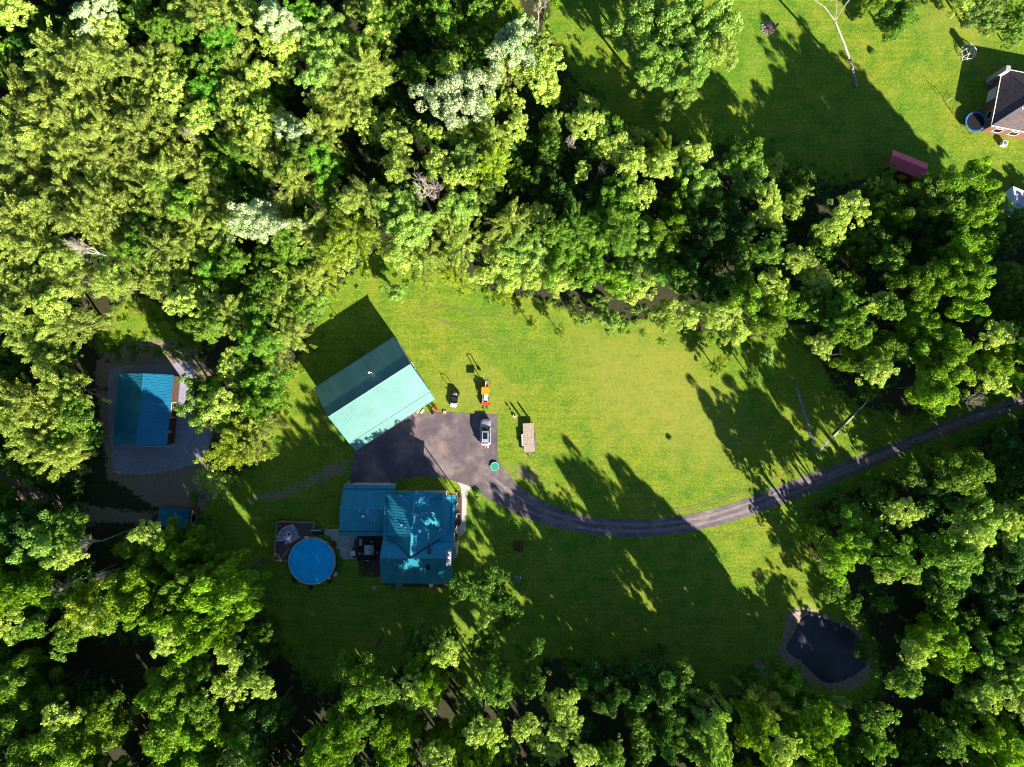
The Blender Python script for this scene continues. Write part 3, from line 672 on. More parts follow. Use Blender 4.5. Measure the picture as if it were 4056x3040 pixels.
# porch posts, doors and windows
for y in (262, 360, 460, 560):
    q = RH(1780, y, 4.8); bar3(house, 'porch_post', Vector((q.x - .1, q.y, 0)), Vector((q.x - .1, q.y, 4.75)), .09, M['white'])
opening(house, m4[3], m4[2], .22, 1.6, 1.0, 2.3); opening(house, m4[3], m4[2], .5, 1.0, 1.0, 2.3); opening(house, m4[3], m4[2], .75, 1.6, 1.0, 2.3)
opening(house, m4[2], m4[1], .75, 1.2, 1.0, 2.3); opening(house, c4[2], c4[1], .35, 1.0, .05, 2.1, 'door'); opening(house, c4[2], c4[1], .7, 1.4, 1.0, 2.3)
opening(house, dd4[2], dd4[1], .5, 1.4, 5.2, 6.0); opening(house, c4[1], c4[0], .5, 1.4, 1.0, 2.3)
opening(house, g4[1], g4[0], .3, 2.8, .05, 2.4, 'garage'); opening(house, g4[1], g4[0], .7, 2.8, .05, 2.4, 'garage'); opening(house, g4[3], g4[2], .7, .95, .05, 2.1, 'door')
# chimney
cb = [RH(1702, 747, 8.9), RH(1737, 747, 8.9), RH(1737, 865, 8.9), RH(1702, 865, 8.9)]
cq = avg(*cb); w_ = (cb[1] - cb[0]).length / 2; l_ = (cb[0] - cb[3]).length / 2
mb = MB(); mb.box(-w_, w_, -l_, l_, 0, 8.8, 0, at(cq, 0) - hb_); mb.box(-w_ - .07, w_ + .07, -l_ - .07, l_ + .07, 8.8, 8.95, 0, at(cq, 0) - hb_); ch = mb.build('chimney', M['chimney'], house)
mb = MB(); q2 = cq + Vector((w_ + .3, .1, 0)); mb.box(-.28, .28, -l_ * .85, l_ * .85, 0, 5.2, 0, at(q2, 0) - hb_); mb.build('chimney_base', M['chimney'], house)
for y in (790, 832):
    q = RH(1722, y, 9.2); mb = MB(); mb.lathe([(.17, -.3), (.17, .05), (.27, .08), (.27, .16), (.14, .24)], 16, q - hb_); mb.build('flue_cap', M['white'], ch)
for x, y, r_, z in ((970, 434, .24, 5.45), (1305, 509, .13, 7.4), (1340, 528, .1, 7.6)):
    q = RH(x, y, z); mb = MB(); mb.lathe([(r_ * .6, -.4), (r_ * .6, 0), (r_, .03), (r_, .12), (r_ * .4, .2)], 14, q - hb_); mb.build('roof_vent', M['white'], house)
def skylight(x, y, z, tilt):
    q = RH(x, y, z); o = thing('skylight', None, None); o.parent = house; o.location = q - hb_; o.rotation_euler = (tilt, 0, R(-1.5))
    del_ = [k for k in o.keys()]
    mb = MB(); mb.box(-.28, .28, -.50, .50, -.2, .08); fr = mb.build('skylight_frame', M['darkmetal'], o)
    mb = MB(); mb.box(-.2, .2, -.42, .42, .05, .095); mb.build('pane', M['glass'], o)
skylight(1548, 727, 6.95, R(-35)); skylight(1537, 882, 6.75, R(30))
q = RH(1565, 1032, 4.3); mb = MB(); mb.lathe([(.05, -.1), (.24, -.05), (.36, .06), (.38, .12), (.37, .1), (.22, 0), (.02, -.04)], 18, q - hb_ + Vector((0, -.05, 0))); mb.build('satellite_dish', M['white'], house)

# ------------------------------------------------------------------ pool, decks and what stands there
pc = RQ(712, 940, 1.3); pr = 4.03
pool = thing('swimming_pool', 'round above-ground swimming pool with bright blue water and pale rim', 'pool', (pc.x, pc.y, 0))
def ring(mb, r0, r1, z0, z1, n, ph=0):
    v = []
    for r_, z in ((r0, z0), (r1, z0), (r1, z1), (r0, z1)): v += [(r_ * math.cos(2 * PI * (i + ph) / n), r_ * math.sin(2 * PI * (i + ph) / n), z) for i in range(n)]
    f = []
    for k in range(4):
        k2 = (k + 1) % 4; f += [(k * n + i, k * n + (i + 1) % n, k2 * n + (i + 1) % n, k2 * n + i) for i in range(n)]
    mb.add(v, f)
mb = MB(); ring(mb, pr - .12, pr - .06, 0, 1.27, 18, .5); mb.build('pool_wall', M['poolrim'], pool)
mb = MB(); mb.lathe([(pr - .1, 1.0), (pr - .1, 1.12)], 36); mb.build('pool_water', M['pool_water'], pool)
for i in range(18):
    a0, a1 = 2 * PI * (i + .53) / 18, 2 * PI * (i + 1.47) / 18; mb = MB()
    v = [(r_ * math.cos(a), r_ * math.sin(a), z) for z in (1.27, 1.32) for r_, a in ((pr - .19, a0), (pr, a0), (pr, a1), (pr - .19, a1))]
    mb.add(v, [(3, 2, 1, 0), (4, 5, 6, 7), (0, 1, 5, 4), (1, 2, 6, 5), (2, 3, 7, 6), (3, 0, 4, 7)]); mb.build('rim_plank', M['poolrim'], pool)
q = RQ(1032, 1255, 1.3); mb = MB(); mb.box(-.13, .13, -.13, .13, .9, 1.36, .6, at(q, 0) - at(pc, 0)); mb.build('skimmer', M['white'], pool)
q = RQ(618, 518, 1.6); pl = thing('pool_steps', 'white moulded pool steps at the top edge of the round pool', 'pool steps', at(q, 1.2), R(-8))
mb = MB(); mb.box(-.34, .34, -.28, .28, 0, .12); mb.box(-.34, -.28, -.28, .28, .12, .5); mb.box(.28, .34, -.28, .28, .12, .5); mb.build('platform', M['offwhite'], pl)
for k in range(3):
    mb = MB(); mb.box(-.27, .27, -.36 - .22 * k, -.15 - .22 * k, -.15 - .25 * k, -.1 - .25 * k); mb.build('tread', M['offwhite'], pl)
mb = MB(); mb.path([(-.3, .2, .1), (-.3, .2, .95), (-.3, -.4, .95), (-.3, -.45, .2)], .025); mb.path([(.3, .2, .1), (.3, .2, .95), (.3, -.4, .95), (.3, -.45, .2)], .025); mb.build('handrail', M['white'], pl)
def plankdeck(name, label, polyq, z, mat, along, width, railsegs, railmat, thick=.05, post_h=.9):
    c = avg(*polyq); o = thing(name, label, 'deck', (c.x, c.y, 0)); b = Vector(o.location)
    a = along.normalized(); d = Vector((-a.y, a.x, 0))
    qq = [((p - c).dot(d), (p - c).dot(a)) for p in polyq]
    if area2(qq) < 0: qq = qq[::-1]
    x0, x1 = min(p[0] for p in qq), max(p[0] for p in qq); x = x0
    mb = MB(); n = len(qq); mb.add([(d * u + a * w).to_tuple()[:2] + (z - .16,) for u, w in qq] + [(d * u + a * w).to_tuple()[:2] + (z - .06,) for u, w in qq], [tuple(range(n, 2 * n)), tuple(range(n - 1, -1, -1))] + [(i, (i + 1) % n, n + (i + 1) % n, n + i) for i in range(n)]); mb.build('deck_frame', M['black'], o)
    rnd = random.Random(4)
    while x < x1 - .02:
        cc = clip_e(qq, x + .006, min(x + width - .006, x1))
        if len(cc) > 2 and abs(area2(cc)) > .01:
            m = len(cc); mb = MB(); dz_ = rnd.uniform(0, .006)
            mb.add([(d * u + a * w).to_tuple()[:2] + (z - .05,) for u, w in cc] + [(d * u + a * w).to_tuple()[:2] + (z + dz_,) for u, w in cc], [tuple(range(m, 2 * m))] + [(i, (i + 1) % m, m + (i + 1) % m, m + i) for i in range(m)])
            mb.build('board', mat, o)
        x += width
    for p0, p1 in railsegs:
        p0 = Vector((p0.x, p0.y, 0)) - b; p1 = Vector((p1.x, p1.y, 0)) - b; dd = p1 - p0; L_ = dd.length; u = dd.normalized(); nn = Vector((-u.y, u.x, 0)) * .07
        mb = MB(); zt = z + post_h
        mb.add([p0 + nn + up * (zt), p0 - nn + up * zt, p1 - nn + up * zt, p1 + nn + up * zt, p0 + nn + up * (zt + .04), p0 - nn + up * (zt + .04), p1 - nn + up * (zt + .04), p1 + nn + up * (zt + .04)], [(0, 1, 2, 3), (7, 6, 5, 4), (0, 4, 5, 1), (1, 5, 6, 2), (2, 6, 7, 3), (3, 7, 4, 0)])
        mb.tube(p0 + up * (z + .12), p1 + up * (z + .12), .03, .03, 4)
        rl = mb.build('railing', railmat, o)
        k = max(2, int(L_ / 1.6) + 1)
        for i in range(k):
            q_ = p0.lerp(p1, i / (k - 1)); m2 = MB(); m2.box(-.05, .05, -.05, .05, 0, zt, 0, q_); m2.build('post', railmat, rl)
        m2 = MB(); nb = max(2, int(L_ / .25))
        for i in range(nb):
            q_ = p0.lerp(p1, (i + .5) / nb); m2.box(-.02, .02, -.02, .02, z + .1, zt, 0, q_)
        m2.build('baluster_row', railmat, rl)
    return o
zd = 1.15
dk = [RQ(75, 212, zd), RQ(755, 238, zd), RQ(735, 345, zd), RQ(738, 478, zd), RQ(560, 520, zd), RQ(400, 610, zd), RQ(310, 730, zd), RQ(270, 870, zd), RQ(265, 942, zd), RQ(8, 935, zd)]
# split into convex pieces is not needed along the board direction
rt = zd + .9
plankdeck('pool_deck', 'raised brown wooden deck wrapping the upper left side of the round pool', dk, zd, M['deckwood'], RQ(755, 238) - RQ(75, 212), .14,
    [(RQ(78, 215, rt), RQ(755, 240, rt)), (RQ(78, 215, rt), RQ(10, 933, rt)), (RQ(10, 933, rt), RQ(262, 940, rt)), (RQ(752, 240, rt), RQ(735, 340, rt))], M['railwood'])
st = thing('deck_stairs', 'dark wooden stairs with pale side rails from the pool deck to the patio', 'stairs', at(RQ(835, 412, .6), 0), R(-1))
for i in range(6):
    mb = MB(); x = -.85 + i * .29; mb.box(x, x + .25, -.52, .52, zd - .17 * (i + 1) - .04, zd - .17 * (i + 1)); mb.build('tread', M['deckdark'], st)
for s in (-1, 1):
    mb = MB(); mb.add([(-.9, s * .58 - .04, zd - .3), (.9, s * .58 - .04, 0), (.9, s * .58 - .04, .25), (-.9, s * .58 - .04, zd), (-.9, s * .58 + .04, zd - .3), (.9, s * .58 + .04, 0), (.9, s * .58 + .04, .25), (-.9, s * .58 + .04, zd)], [(0, 1, 2, 3), (7, 6, 5, 4), (3, 2, 6, 7), (0, 4, 5, 1), (1, 5, 6, 2), (0, 3, 7, 4)]); mb.build('stringer', M['railwood'], st)
    mb = MB(); mb.box(-.95, .9, s * .58 - .05, s * .58 + .05, zd + .82, zd + .86); mb.tube((.85, s * .58, 0), (.85, s * .58, zd + .82), .04); mb.tube((-.9, s * .58, 0), (-.9, s * .58, zd + .82), .04); mb.build('handrail', M['railwood'] if s < 0 else M['offwhite'], st)
# sofa
sc_ = RQ(365, 552, 1.5); sofa = thing('curved_sofa', 'curved lavender-grey outdoor sofa on the pool deck', 'sofa', at(sc_, zd + .01))
k_ = 118.4 / FPX / 4.606
def arcseg(mb, r0, r1, a0, a1, z0, z1, n=6):
    v = []
    for i in range(n + 1):
        a = a0 + (a1 - a0) * i / n
        v += [(r0 * math.cos(a), r0 * math.sin(a), z0), (r1 * math.cos(a), r1 * math.sin(a), z0), (r1 * math.cos(a), r1 * math.sin(a), z1), (r0 * math.cos(a), r0 * math.sin(a), z1)]
    f = [(0, 1, 2, 3), (4 * n + 3, 4 * n + 2, 4 * n + 1, 4 * n)]
    for i in range(n):
        for k in range(4): f.append((4 * i + k, 4 * i + 4 + k, 4 * i + 4 + (k + 1) % 4, 4 * i + (k + 1) % 4))
    mb.add(v, f)
ri, ro = 178 * k_, 282 * k_
for i in range(4):
    a0 = PI / 2 + i * PI / 8 + .02; a1 = PI / 2 + (i + 1) * PI / 8 - .02
    mb = MB(); arcseg(mb, ri, ro - .2, a0, a1, .22, .43); mb.build('seat_cushion', M['sofa'], sofa)
    mb = MB(); arcseg(mb, ro - .26, ro - .08, a0, a1, .43, .78); mb.build('back_cushion', M['sofa'], sofa)
mb = MB(); arcseg(mb, ri + .03, ro - .02, PI / 2, PI, .02, .22, 12); arcseg(mb, ro - .07, ro, PI / 2, PI, .22, .7, 12); mb.build('frame', M['offwhite'], sofa)
for a in (PI / 2 - .035, PI + .035):
    mb = MB(); arcseg(mb, ri, ro, a - .03, a + .03, .02, .6, 1); mb.build('armrest', M['offwhite'], sofa)
def rugmat():
    m, N, L, P = newmat('patterned_rug'); g = N.new('ShaderNodeNewGeometry'); n = noise(N, L, 3.2, 3, .6, g.outputs['Position'])
    d = math_(N, L, 'ABSOLUTE', math_(N, L, 'SUBTRACT', n.outputs[0], 0.5)); r = ramp(N, [(0.02, (0.55, 0.55, 0.62)), (0.05, (0.14, 0.17, 0.28))]); L.new(d, r.inputs[0]); L.new(r.outputs[0], P.inputs['Base Color']); P.inputs['Roughness'].default_value = .95
    return m
rq = [RQ(x, y, zd) for x, y in ((420, 305), (510, 515), (230, 645), (140, 435))]; c = avg(*rq); mb = MB(); mb.prism([(p - c).to_2d() for p in rq][::-1], 0, .012)
rug = mb.build('rug', rugmat()); rug.location = at(c, zd + .008); tag(rug, 'grey rug with white branching pattern under the fire table', 'rug')
q = RQ(290, 447, zd + .5); ft = thing('fire_table', 'square pale fire table with dark centre in front of the curved sofa', 'fire table', at(q, zd + .021), R(28))
mb = MB(); mb.box(-.3, .3, -.3, .3, 0, .4); mb.build('base', M['greypad'], ft); mb = MB()
for a in ((-.4, .4, .22, .4), (-.4, .4, -.4, -.22), (-.4, -.22, -.22, .22), (.22, .4, -.22, .22)): mb.box(a[0], a[1], a[2], a[3], .4, .46)
mb.build('tabletop', M['offwhite'], ft); mb = MB(); mb.box(-.22, .22, -.22, .22, .4, .43); mb.build('burner', M['darkmetal'], ft)
q = RQ(130, 300, zd + .5); mb = MB(); mb.add([(-.4, .12, .5), (.35, .14, .55), (.3, -.05, .45), (-.1, -.38, .3), (-.4, .12, .1), (.35, .14, .1), (.3, -.05, .1), (-.1, -.38, .1)], [(3, 2, 1, 0), (4, 5, 6, 7), (0, 1, 5, 4), (1, 2, 6, 5), (2, 3, 7, 6), (3, 0, 4, 7)])
o = mb.build('pool_float', M['pink']); o.location = at(q, zd - .085); tag(o, 'hot pink pool float tucked behind the curved sofa', 'pool float')
a, b2 = RQ(310, 690, zd + .2), RQ(140, 920, zd + .1); mb = MB(); c = avg(a, b2); mb.tube(at(a, .35) - at(c, 0), at(b2, .05) - at(c, 0), .03, .03, 6); mb.box(-.2, .2, -.06, .06, .0, .06, -.9, at(b2, 0) - at(c, 0))
o = mb.build('skimmer_pole', M['offwhite']); o.location = at(c, zd + .008); tag(o, 'long pale skimmer pole lying across the pool deck boards', 'pole')
q = RQ(1148, 1165, .7); pf = thing('pool_filter', 'white and grey pool filter tank beside lower right of the pool', 'pool filter', at(q, 0))
mb = MB(); ring(mb, .14, .24, .6, .7, 16); mb.lathe([(.2, 0), (.25, .1), (.25, .5), (.16, .64), (.05, .68)], 16); mb.build('tank', M['offwhite'], pf)
mb = MB(); mb.box(-.3, .05, -.6, -.3, 0, .3); mb.tube((-.15, -.45, .3), (0, -.05, .55), .04); mb.tube((-.35, -.5, .2), (-.7, -.1, .6), .04); mb.build('pump', M['offwhite'], pf)
# dining deck
d2 = [RQ(x, y, .3) for x, y in ((1548, 480), (2020, 480), (2000, 925), (1548, 925))]
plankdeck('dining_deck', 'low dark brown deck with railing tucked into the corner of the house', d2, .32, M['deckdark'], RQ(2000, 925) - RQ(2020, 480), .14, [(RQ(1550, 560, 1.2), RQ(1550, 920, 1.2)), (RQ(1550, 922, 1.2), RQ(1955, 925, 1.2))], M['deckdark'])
def latmat():
    m, N, L, P = newmat('lattice_tabletop'); tc = N.new('ShaderNodeTexCoord'); s = N.new('ShaderNodeSeparateXYZ'); L.new(tc.outputs['Object'], s.inputs[0])
    br = N.new('ShaderNodeTexChecker'); br.inputs['Scale'].default_value = 11; L.new(tc.outputs['Object'], br.inputs['Vector']); br.inputs['Color1'].default_value = (.05, .06, .09, 1); br.inputs['Color2'].default_value = (.5, .5, .55, 1)
    f = math_(N, L, 'GREATER_THAN', s.outputs[0], 0.22); L.new(mixc(N, L, f, (.5, .5, .55), br.outputs[0]), P.inputs['Base Color']); P.inputs['Roughness'].default_value = .5
    return m
q = RQ(1758, 733, 1.05); tb = thing('patio_table', 'square white patio table with dark lattice end on the dining deck', 'table', at(q, .326), R(-1))
mb = MB(); mb.box(-.78, .78, -.82, .82, .68, .73); mb.build('tabletop', latmat(), tb); mb = MB(); mb.lathe([(.12, .731), (.12, .76)], 8); mb.build('umbrella_cap', M['darkmetal'], tb)
for sx in (-.7, .7):
    for sy in (-.72, .72): mb = MB(); mb.box(sx - .03, sx + .03, sy - .03, sy + .03, 0, .68); mb.build('leg', M['darkmetal'], tb)
def patiochair(label, q, rz, pad=M['greypad'], back=M['offwhite']):
    o = thing('patio_chair', label, 'chair', at(q, .326), rz, 'patio chairs round the white table')
    mb = MB(); mb.box(-.27, .27, -.27, .27, .36, .44); mb.build('seat', M['black'], o); mb = MB(); mb.box(-.27, .27, -.33, -.26, .44, .95); mb.build('backrest', M['black'], o)
    mb = MB(); mb.box(-.24, .24, -.34, -.25, .952, .985); mb.build('back_rail', back, o)
    for sx in (-.24, .24):
        mb = MB(); mb.box(sx - .03, sx + .03, -.25, .25, .6, .64); mb.build('armrest', M['black'], o)
        for sy in (-.24, .24): mb = MB(); mb.box(sx - .02, sx + .02, sy - .02, sy + .02, 0, .36); mb.build('leg', M['black'], o)
    return o
patiochair('black patio chair above the white table, nearest the garage wall', RQ(1812, 595, .8), PI); patiochair('black patio chair right of the white table, nearest the house wall', RQ(1885, 775, .8), PI / 2)
patiochair('black patio chair below the white table by the lower railing', RQ(1735, 880, .8), 0)
ch2 = patiochair('pale striped patio chair left of the white table', RQ(1625, 800, .8), -PI / 2 - .3)
for k in range(3): mb = MB(); mb.box(-.2, .2, -.15 + .13 * k, -.1 + .13 * k, .441, .46); mb.build('slat', M['tan'], ch2)
q = RQ(1597, 600, 1); o = thing('patio_bench', 'white slatted bench at the upper left corner of the dining deck', 'bench', at(q, .326), PI / 2)
for k in range(4): mb = MB(); mb.box(-.52, .52, -.24 + .13 * k, -.16 + .13 * k, .4, .44); mb.build('slat', M['offwhite'], o)
for sx in (-.5, 0, .5): mb = MB(); mb.box(sx - .03, sx + .03, -.26, .26, 0, .4); mb.build('frame', M['offwhite'], o)
q = RQ(1497, 795, 1); o = thing('grill', 'black barbecue grill with white lid left of the dining deck', 'grill', at(q, .05), PI / 2)
mb = MB(); mb.box(-.85, .85, -.4, .4, 0, .8); mb.build('cabinet', M['black'], o); mb = MB(); mb.box(-.38, .42, -.1, .72, .8, 1.05); mb.build('lid', M['offwhite'], o)
mb = MB(); mb.box(-.85, -.45, -.38, .38, .8, .85); mb.build('side_shelf', M['darkmetal'], o)
q = RQ(1525, 610, .8); o = thing('storage_chest', 'dark rounded storage chest beside the dining deck bench', 'chest', at(q, .05)); mb = MB(); mb.lathe([(.38, 0), (.42, .3), (.4, .6)], 12, sy=1.3); mb.build('body', M['black'], o); mb = MB(); mb.lathe([(.44, .601), (.44, .65), (.3, .72)], 12, sy=1.3); mb.build('lid', M['darkmetal'], o)
q = RQ(1845, 1428, .3); o = thing('utility_box', 'small white utility box with dark lid slots on lawn below the dining deck', 'box', at(q, 0)); mb = MB(); mb.box(-.24, .24, -.26, .26, 0, .32); mb.build('body', M['offwhite'], o)
for s in (-.12, .1): mb = MB(); mb.box(s - .06, s + .06, -.16, .16, .321, .335); mb.build('vent_slot', M['black'], o)
q = RH(1282, 1043, .4); o = thing('cellar_hatch', 'grey two-leaf cellar hatch against the lower house wall', 'hatch', at(q, 0)); mb = MB(); mb.box(-.62, .62, -.45, .45, 0, .35); mb.build('curb', M['concrete'], o)
for s in (-.31, .31): mb = MB(); mb.box(s - .3, s + .3, -.44, .44, .351, .39); mb.build('hatch_leaf', M['greypad'], o)
RC = ZM(1300, 1990, 1.5795)
q = RC(1180, 484, .3); o = thing('utility_pad', 'grey square utility box on the shaded lawn right of the house', 'utility box', at(q, 0), .05); mb = MB(); mb.box(-.45, .45, -.45, .45, 0, .12); mb.build('slab', M['concrete'], o); mb = MB(); mb.box(-.36, .36, -.36, .36, .121, .5); mb.build('cabinet', M['greypad'], o)
q = RC(1204, 472, .3); o = thing('white_cap', 'small round white well cap beside the grey utility box', 'well cap', at(q, 0)); mb = MB(); mb.tube((0, 0, 0), (0, 0, .35), .1, .1, 12); mb.build('pipe', M['offwhite'], o); mb = MB(); mb.lathe([(.15, .351), (.15, .42), (.05, .46)], 12); mb.build('cap', M['white'], o)
for x, y, l in ((1220, 228, 'dark round planter beside the top of the curved walkway'), (1188, 800, 'dark round planter at the lower end of the curved walkway')):
    q = RH2(x, y, .3); o = thing('planter', l, 'planter', at(q, .02)); mb = MB(); mb.lathe([(.16, 0), (.24, .35), (.26, .4), (.2, .4), (.18, .34)], 14); mb.build('pot', M['pot'], o)
    mb = MB(); rnd = random.Random(3)
    for k in range(40): a = rnd.uniform(0, 6.28); r_ = rnd.uniform(0, .3); p = Vector((r_ * math.cos(a), r_ * math.sin(a), .4 + rnd.uniform(0, .35))); mb.add([p, p + Vector((rnd.uniform(-.1, .1), rnd.uniform(-.1, .1), .05)), p + Vector((rnd.uniform(-.1, .1), rnd.uniform(-.1, .1), -.03))], [(0, 1, 2)])
    mb.build('foliage', LM['K'], o)
a, b2 = RH2(1178, 484, .05), RH2(1240, 486, .05); mb = MB(); c = avg(a, b2); mb.tube(at(a, .06) - at(c, 0), at(b2, .06) - at(c, 0), .035); o = mb.build('downspout_extension', M['offwhite']); o.location = at(c, .0); tag(o, 'thin white drain pipe crossing the mulch bed right of the house', 'drain pipe')

# ------------------------------------------------------------------ vehicles
def wheel(parent, x, y, r_, w, rim=M['steel'], name='wheel'):
    mb = MB(); mb.tube((x - w / 2, y, r_), (x + w / 2, y, r_), r_, r_, 20); t = mb.build(name, M['rubber'], parent)
    mb = MB(); mb.tube((x - w / 2 - .01, y, r_), (x + w / 2 + .01, y, r_), r_ * .6, r_ * .6, 14); mb.build('rim', rim, t); return t
def sec(y, w, z0, z1, k=.75, n=None, roundz=.12):
    # rounded section in x,z at station y
    h = z1 - z0; pts = [(-w * .92, z0), (w * .92, z0), (w, z0 + h * .25), (w, z0 + h * .55), (w * (k + (1 - k) * .5), z1 - h * roundz), (w * k, z1 - .01), (w * k * .5, z1 + .012), (0, z1 + .02), (-w * k * .5, z1 + .012), (-w * k, z1 - .01), (-w * (k + (1 - k) * .5), z1 - h * roundz), (-w, z0 + h * .55), (-w, z0 + h * .25)]
    return [Vector((x, y, z)) for x, z in pts]
q = RV(1004, 1340, 1.2); car = thing('parked_car', 'silver SUV with black panoramic sunroof parked on the apron', 'car', at(q, .045), R(-.6))
mb = MB(); mb.loft([sec(2.26, .55, .38, .62), sec(2.18, .74, .3, .78, .8), sec(1.9, .87, .27, .9, .82), sec(1.3, .91, .27, .97, .84), sec(.9, .92, .27, 1.02, .86), sec(0, .93, .27, 1.03, .9), sec(-1.2, .93, .27, 1.04, .9), sec(-1.8, .92, .27, 1.04, .88), sec(-2.12, .88, .3, .98, .85), sec(-2.26, .74, .36, .74, .85)])
body = mb.build('body', M['silver'], car, True)
def qb(y, w, z): return [Vector((-w, y, z)), Vector((w, y, z))]
def cabin(inset_=0.0):
    lo = [(.98, .80), (.35, .84), (-1.0, .84), (-1.95, .80)]; hi = [(.28, .60), (.05, .64), (-1.0, .64), (-1.55, .58)]
    mb = MB(); v = [Vector((s * w, y, .98)) for s in (-1, 1) for y, w in lo] + [Vector((s * w, y, 1.60)) for s in (-1, 1) for y, w in hi]
    f = []
    for s in (0, 4):
        for i in range(3): f.append((s + i, s + i + 1, 8 + s + i + 1, 8 + s + i) if s == 0 else (s + i + 1, s + i, 8 + s + i, 8 + s + i + 1))
    f += [(0, 8, 12, 4), (3, 7, 15, 11), (8, 9, 13, 12), (9, 10, 14, 13), (10, 11, 15, 14)]
    mb.add(v, f); return mb
cabin().build('windows', M['glass'], car)
mb = MB(); mb.loft([[Vector((x, y, z + dz_)) for x, z in ((-w, 1.59), (w, 1.59), (w * .96, 1.645), (0, 1.665), (-w * .96, 1.645))] for y, w, dz_ in ((.24, .59, -.03), (.05, .645, 0), (-1.0, .65, 0), (-1.5, .6, -.03), (-1.66, .56, -.06))])
rf = mb.build('roof', M['silver'], car)
mb = MB(); mb.box(-.38, .38, -1.12, .0, 1.655, 1.678); mb.build('sunroof', M['glass'], rf)
for s in (-.54, .54): mb = MB(); mb.box(s - .02, s + .02, -1.45, .05, 1.66, 1.70); mb.build('roof_rail', M['steel'], rf)
for s in (-1, 1):
    mb = MB(); mb.add([(s * .80, 1.0, .97), (s * .6, .26, 1.60), (s * .65, .26, 1.60), (s * .86, .98, .97)], [(0, 1, 2, 3), (3, 2, 1, 0)]); mb.tube((s * .8, .98, .98), (s * .61, .27, 1.61), .035); mb.tube((s * .8, -1.95, 1.0), (s * .58, -1.57, 1.6), .05); mb.tube((s * .84, -.35, .98), (s * .64, -.4, 1.6), .03); mb.build('pillar', M['silver'], car)
    mb = MB(); mb.box(s * 1.0 - .11, s * 1.0 + .11, .62, .78, 1.0, 1.16); mb.build('wing_mirror', M['silver'], car)
    mb = MB(); mb.box(s * .66 - .15, s * .66 + .15, 2.02, 2.2, .66, .80); mb.build('headlight', M['glass'], car); mb = MB(); mb.box(s * .78 - .1, s * .78 + .1, -2.26, -2.08, .8, .98); mb.build('tail_light', M['red'], car)
    for y in (1.42, -1.4): wheel(car, s * .83, y, .34, .23)
mb = MB(); mb.box(-.04, .04, -2.6, -2.2, .4, .46); mb.tube((.05, -2.55, .45), (.05, -2.55, .6), .03); mb.box(-.14, .02, -2.75, -2.4, .42, .5, .2); mb.build('tow_hitch', M['white'], car)

q = RV(550, 855, .8); ut = thing('utility_vehicle', 'small black and silver utility buggy with roll bar parked on the grass by the barn', 'utility vehicle', at(q, 0), R(-9))
mb = MB(); mb.loft([sec(-1.35, .42, .3, .55), sec(-1.2, .56, .28, .72), sec(-.75, .60, .28, .82), sec(-.6, .60, .28, .62)]); mb.build('front_hood', M['white'], ut, True)
mb = MB(); mb.box(-.55, .55, -.6, 1.25, .3, .45); mb.box(-.58, -.5, -.6, .5, .45, .62); mb.box(.5, .58, -.6, .5, .45, .62); mb.build('floor_pan', M['darkmetal'], ut)
mb = MB(); mb.loft([sec(.62, .30, .55, .72), sec(.8, .36, .55, .8), sec(1.1, .36, .55, .8), sec(1.25, .3, .55, .74)]); mb.build('seat', M['greypad'], ut, True)
mb = MB(); mb.box(-.42, .42, -.5, .35, .46, .60); mb.build('mower_deck', M['black'], ut)
mb = MB(); mb.path([(-.45, .45, .45), (-.45, .35, .95), (0, .32, 1.0), (.45, .35, .95), (.45, .45, .45)], .05); mb.build('lap_bar', M['black'], ut)
mb = MB(); mb.path([(-.5, 1.15, .5), (-.5, 1.15, 1.6), (-.35, 1.15, 1.85), (.35, 1.15, 1.85), (.5, 1.15, 1.6), (.5, 1.15, .5)], .045); mb.build('roll_bar', M['black'], ut)
mb = MB(); mb.box(-.5, .5, 1.15, 1.4, .4, .75); mb.build('engine', M['black'], ut)
for s in (-1, 1): wheel(ut, s * .62, .95, .3, .24); wheel(ut, s * .5, -1.0, .22, .18)

q = RV(1005, 790, 1.3); tr = thing('tractor', 'orange compact tractor with canopy, front loader bucket and backhoe on the lawn', 'tractor', at(q, 0), R(-1))
# nose points down the picture (-y)
mb = MB(); mb.loft([sec(-.95, .26, .6, 1.02, .8), sec(-.8, .31, .55, 1.2, .8), sec(-.1, .32, .55, 1.3, .8), sec(.15, .32, .55, 1.3, .8)]); mb.build('hood', M['white'], tr, True)
for s in (-1, 1): mb = MB(); mb.box(s * .33 - .02, s * .33 + .02, -.75, -.05, .7, 1.12); mb.build('side_grille', M['black'], tr)
mb = MB(); mb.box(-.22, .22, -.9, 1.1, .38, .6); mb.build('chassis', M['darkmetal'], tr); mb = MB(); mb.box(-.5, .5, .15, .95, .6, .68); mb.build('floor', M['orange'], tr)
mb = MB(); mb.box(-.25, .25, .45, .85, .68, 1.0); mb.box(-.25, .25, .8, .9, 1.0, 1.4); mb.build('seat', M['black'], tr)
for s in (-1, 1):
    mb = MB(); arc = []; mb.box(s * .58 - .16, s * .58 + .16, .3, 1.0, 1.05, 1.1); mb.build('fender', M['orange'], tr)
    wheel(tr, s * .6, .62, .52, .3, M['orange']); wheel(tr, s * .5, -.75, .32, .22, M['orange'])
    mb = MB(); mb.path([(s * .42, .3, .7), (s * .42, .2, 1.15), (s * .42, -1.0, .95), (s * .42, -1.35, .5)], .05, 4); mb.build('loader_arm', M['white'], tr)
    for y in (.22, .98): mb = MB(); mb.tube((s * .48, y, .7), (s * .48, y, 2.12), .03); mb.build('canopy_post', M['darkmetal'], tr)
mb = MB(); mb.box(-.66, .66, .05, 1.32, 2.12, 2.18); mb.box(-.6, .6, .12, 1.25, 2.18, 2.21); mb.build('canopy', M['orange'], tr)
